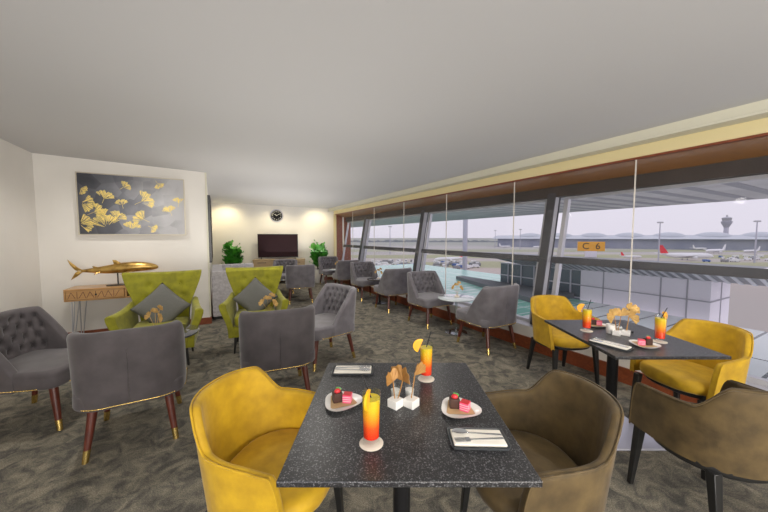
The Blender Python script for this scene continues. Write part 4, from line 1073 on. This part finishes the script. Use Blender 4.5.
def vans_at(n, px0, px1, y0, y1, lab, grp):
    for i in range(n):
        v = rnd.choice(vans+[vans[0]]*5+[vans[2]]*3)
        nm = {0: 'white', 1: 'blue', 2: 'dark grey'}[vans.index(v)]
        for _ in range(60):
            y = rnd.uniform(y0, y1); x = xy(rnd.uniform(px0, px1), y)
            if all((x-a)**2+(y-b)**2 > 8 for a, b in vpos): break
        else: continue
        vpos.append((x, y))
        o = v if v.name not in un else copy_tree(v)
        un.add(v.name)
        place(o, (x, y, GZ), rnd.uniform(0, 360), nm+' '+lab, nm+' '+grp, .5); o['category'] = 'vehicle'
vans_at(26, 702, 790, 128, 165, 'service vehicle among those parked at the right of the airfield', 'vehicles parked at the right')
vans_at(34, 372, 424, 100, 130, 'ground vehicle parked on the apron seen through the second window', 'vehicles seen through the second window')
vans_at(30, 436, 478, 100, 124, 'ground vehicle parked on the apron seen through the third window', 'vehicles seen through the third window')
for v in vans:
    if v.name not in un: bpy.data.objects.remove(v)

# ------------------------------------------------------------------ light
w = bpy.data.worlds.new('overcast'); S.world = w; w.use_nodes = True; nt = w.node_tree; bg = nt.nodes['Background']
tc = nt.nodes.new('ShaderNodeTexCoord'); sx = nt.nodes.new('ShaderNodeSeparateXYZ'); r = nt.nodes.new('ShaderNodeValToRGB')
nt.links.new(tc.outputs['Generated'], sx.inputs[0]); nt.links.new(sx.outputs['Z'], r.inputs['Fac']); nt.links.new(r.outputs['Color'], bg.inputs['Color'])
r.color_ramp.elements[0].position = 0; r.color_ramp.elements[0].color = (.68, .645, .73, 1)
r.color_ramp.elements[1].position = .5; r.color_ramp.elements[1].color = (.80, .78, .88, 1)
bg.inputs['Strength'].default_value = 1.2
def spot(loc, target, power, col, ang=80, blend=.8, size=.05):
    l = bpy.data.lights.new('wash_fill_spot', 'SPOT'); l.energy = power; l.color = col; l.spot_size = radians(ang); l.spot_blend = blend; l.shadow_soft_size = size
    o = bpy.data.objects.new('wash_fill_spot', l); COL.objects.link(o); o.location = loc; d = Vector(target)-Vector(loc); o.rotation_euler = d.to_track_quat('-Z', 'Y').to_euler()
def area(loc, target, power, col, sx_=1, sy_=1):
    l = bpy.data.lights.new('fill_light', 'AREA'); l.energy = power; l.color = col; l.shape = 'RECTANGLE'; l.size = sx_; l.size_y = sy_
    o = bpy.data.objects.new('fill_light', l); COL.objects.link(o); o.location = loc; d = Vector(target)-Vector(loc); o.rotation_euler = d.to_track_quat('-Z', 'Y').to_euler()
WARM = (1, .84, .50); NEUT = (1, .95, .88); COOL = (.86, .90, 1)
# wall washers on the far wall
spot(FW(3.15, .55, 2.30), FW(3.15, .0, 1.6), 25, WARM, 125)
spot(FW(.55, .55, 2.22), FW(.55, .0, 1.55), 22, WARM, 125)
spot(FW(1.8, .75, 2.25), FW(1.8, .0, 1.2), 24, WARM, 120)
# added spots just under the ceiling to brighten the room, no fixtures
for u, v, p in ((-.3, .9, 45), (1.2, 2.5, 40), (3.2, -.9, 50), (3.2, .9, 40), (3.2, 2.4, 40), (5.0, -1.0, 40), (5.2, 1.0, 40), (5.2, 2.5, 35), (7.4, 1.2, 35), (7.4, 2.6, 30), (9.0, 1.6, 30)):
    spot(W(u, v, cz(v)-.02), W(u, v, 0), p*1.1, NEUT, 150, 1.0, .05)
for u, v, p in ((2.4, .6, 10), (5.0, .8, 16), (7.2, 1.4, 18), (9.0, 1.9, 14)):
    area(W(u, v, .95), W(u, v, 3), p, NEUT, 1.8, 1.8)  # added fill lights facing up to brighten the ceiling, no fixture
spot(W(4.0, -1.80, 2.40), W(4.0, -2.02, 1.6), 9, NEUT, 90)
area(W(-2.9, .6, 1.3), W(2.5, .6, 1.9), 200, NEUT, 3.6, 2.0)  # added fill panel behind the camera, lights room and ceiling
area(W(-1.4, -1.97, 1.3), W(-.8, .5, 1.9), 70, COOL, 2.6, 1.8)  # added cool fill by the left wall, out of view

# ------------------------------------------------------------------ camera
cam = bpy.data.cameras.new('camera'); co = bpy.data.objects.new('camera', cam); COL.objects.link(co)
cam.sensor_width = 36; cam.sensor_fit = 'HORIZONTAL'; cam.lens = 36*310/768.0; cam.clip_end = 4000; cam.clip_start = .05
co.location = (0, 0, 1.4); co.rotation_euler = (radians(90)-math.atan(19/310.0), 0, 0)
S.camera = co
S.view_settings.view_transform = 'Standard'; S.view_settings.look = 'None'; S.view_settings.gamma = 1; S.view_settings.exposure = 0.0

for o in COL.objects:
    if 'label' in o and not 4 <= len(o['label'].split()) <= 16: print('LABEL', o.name, o['label'])
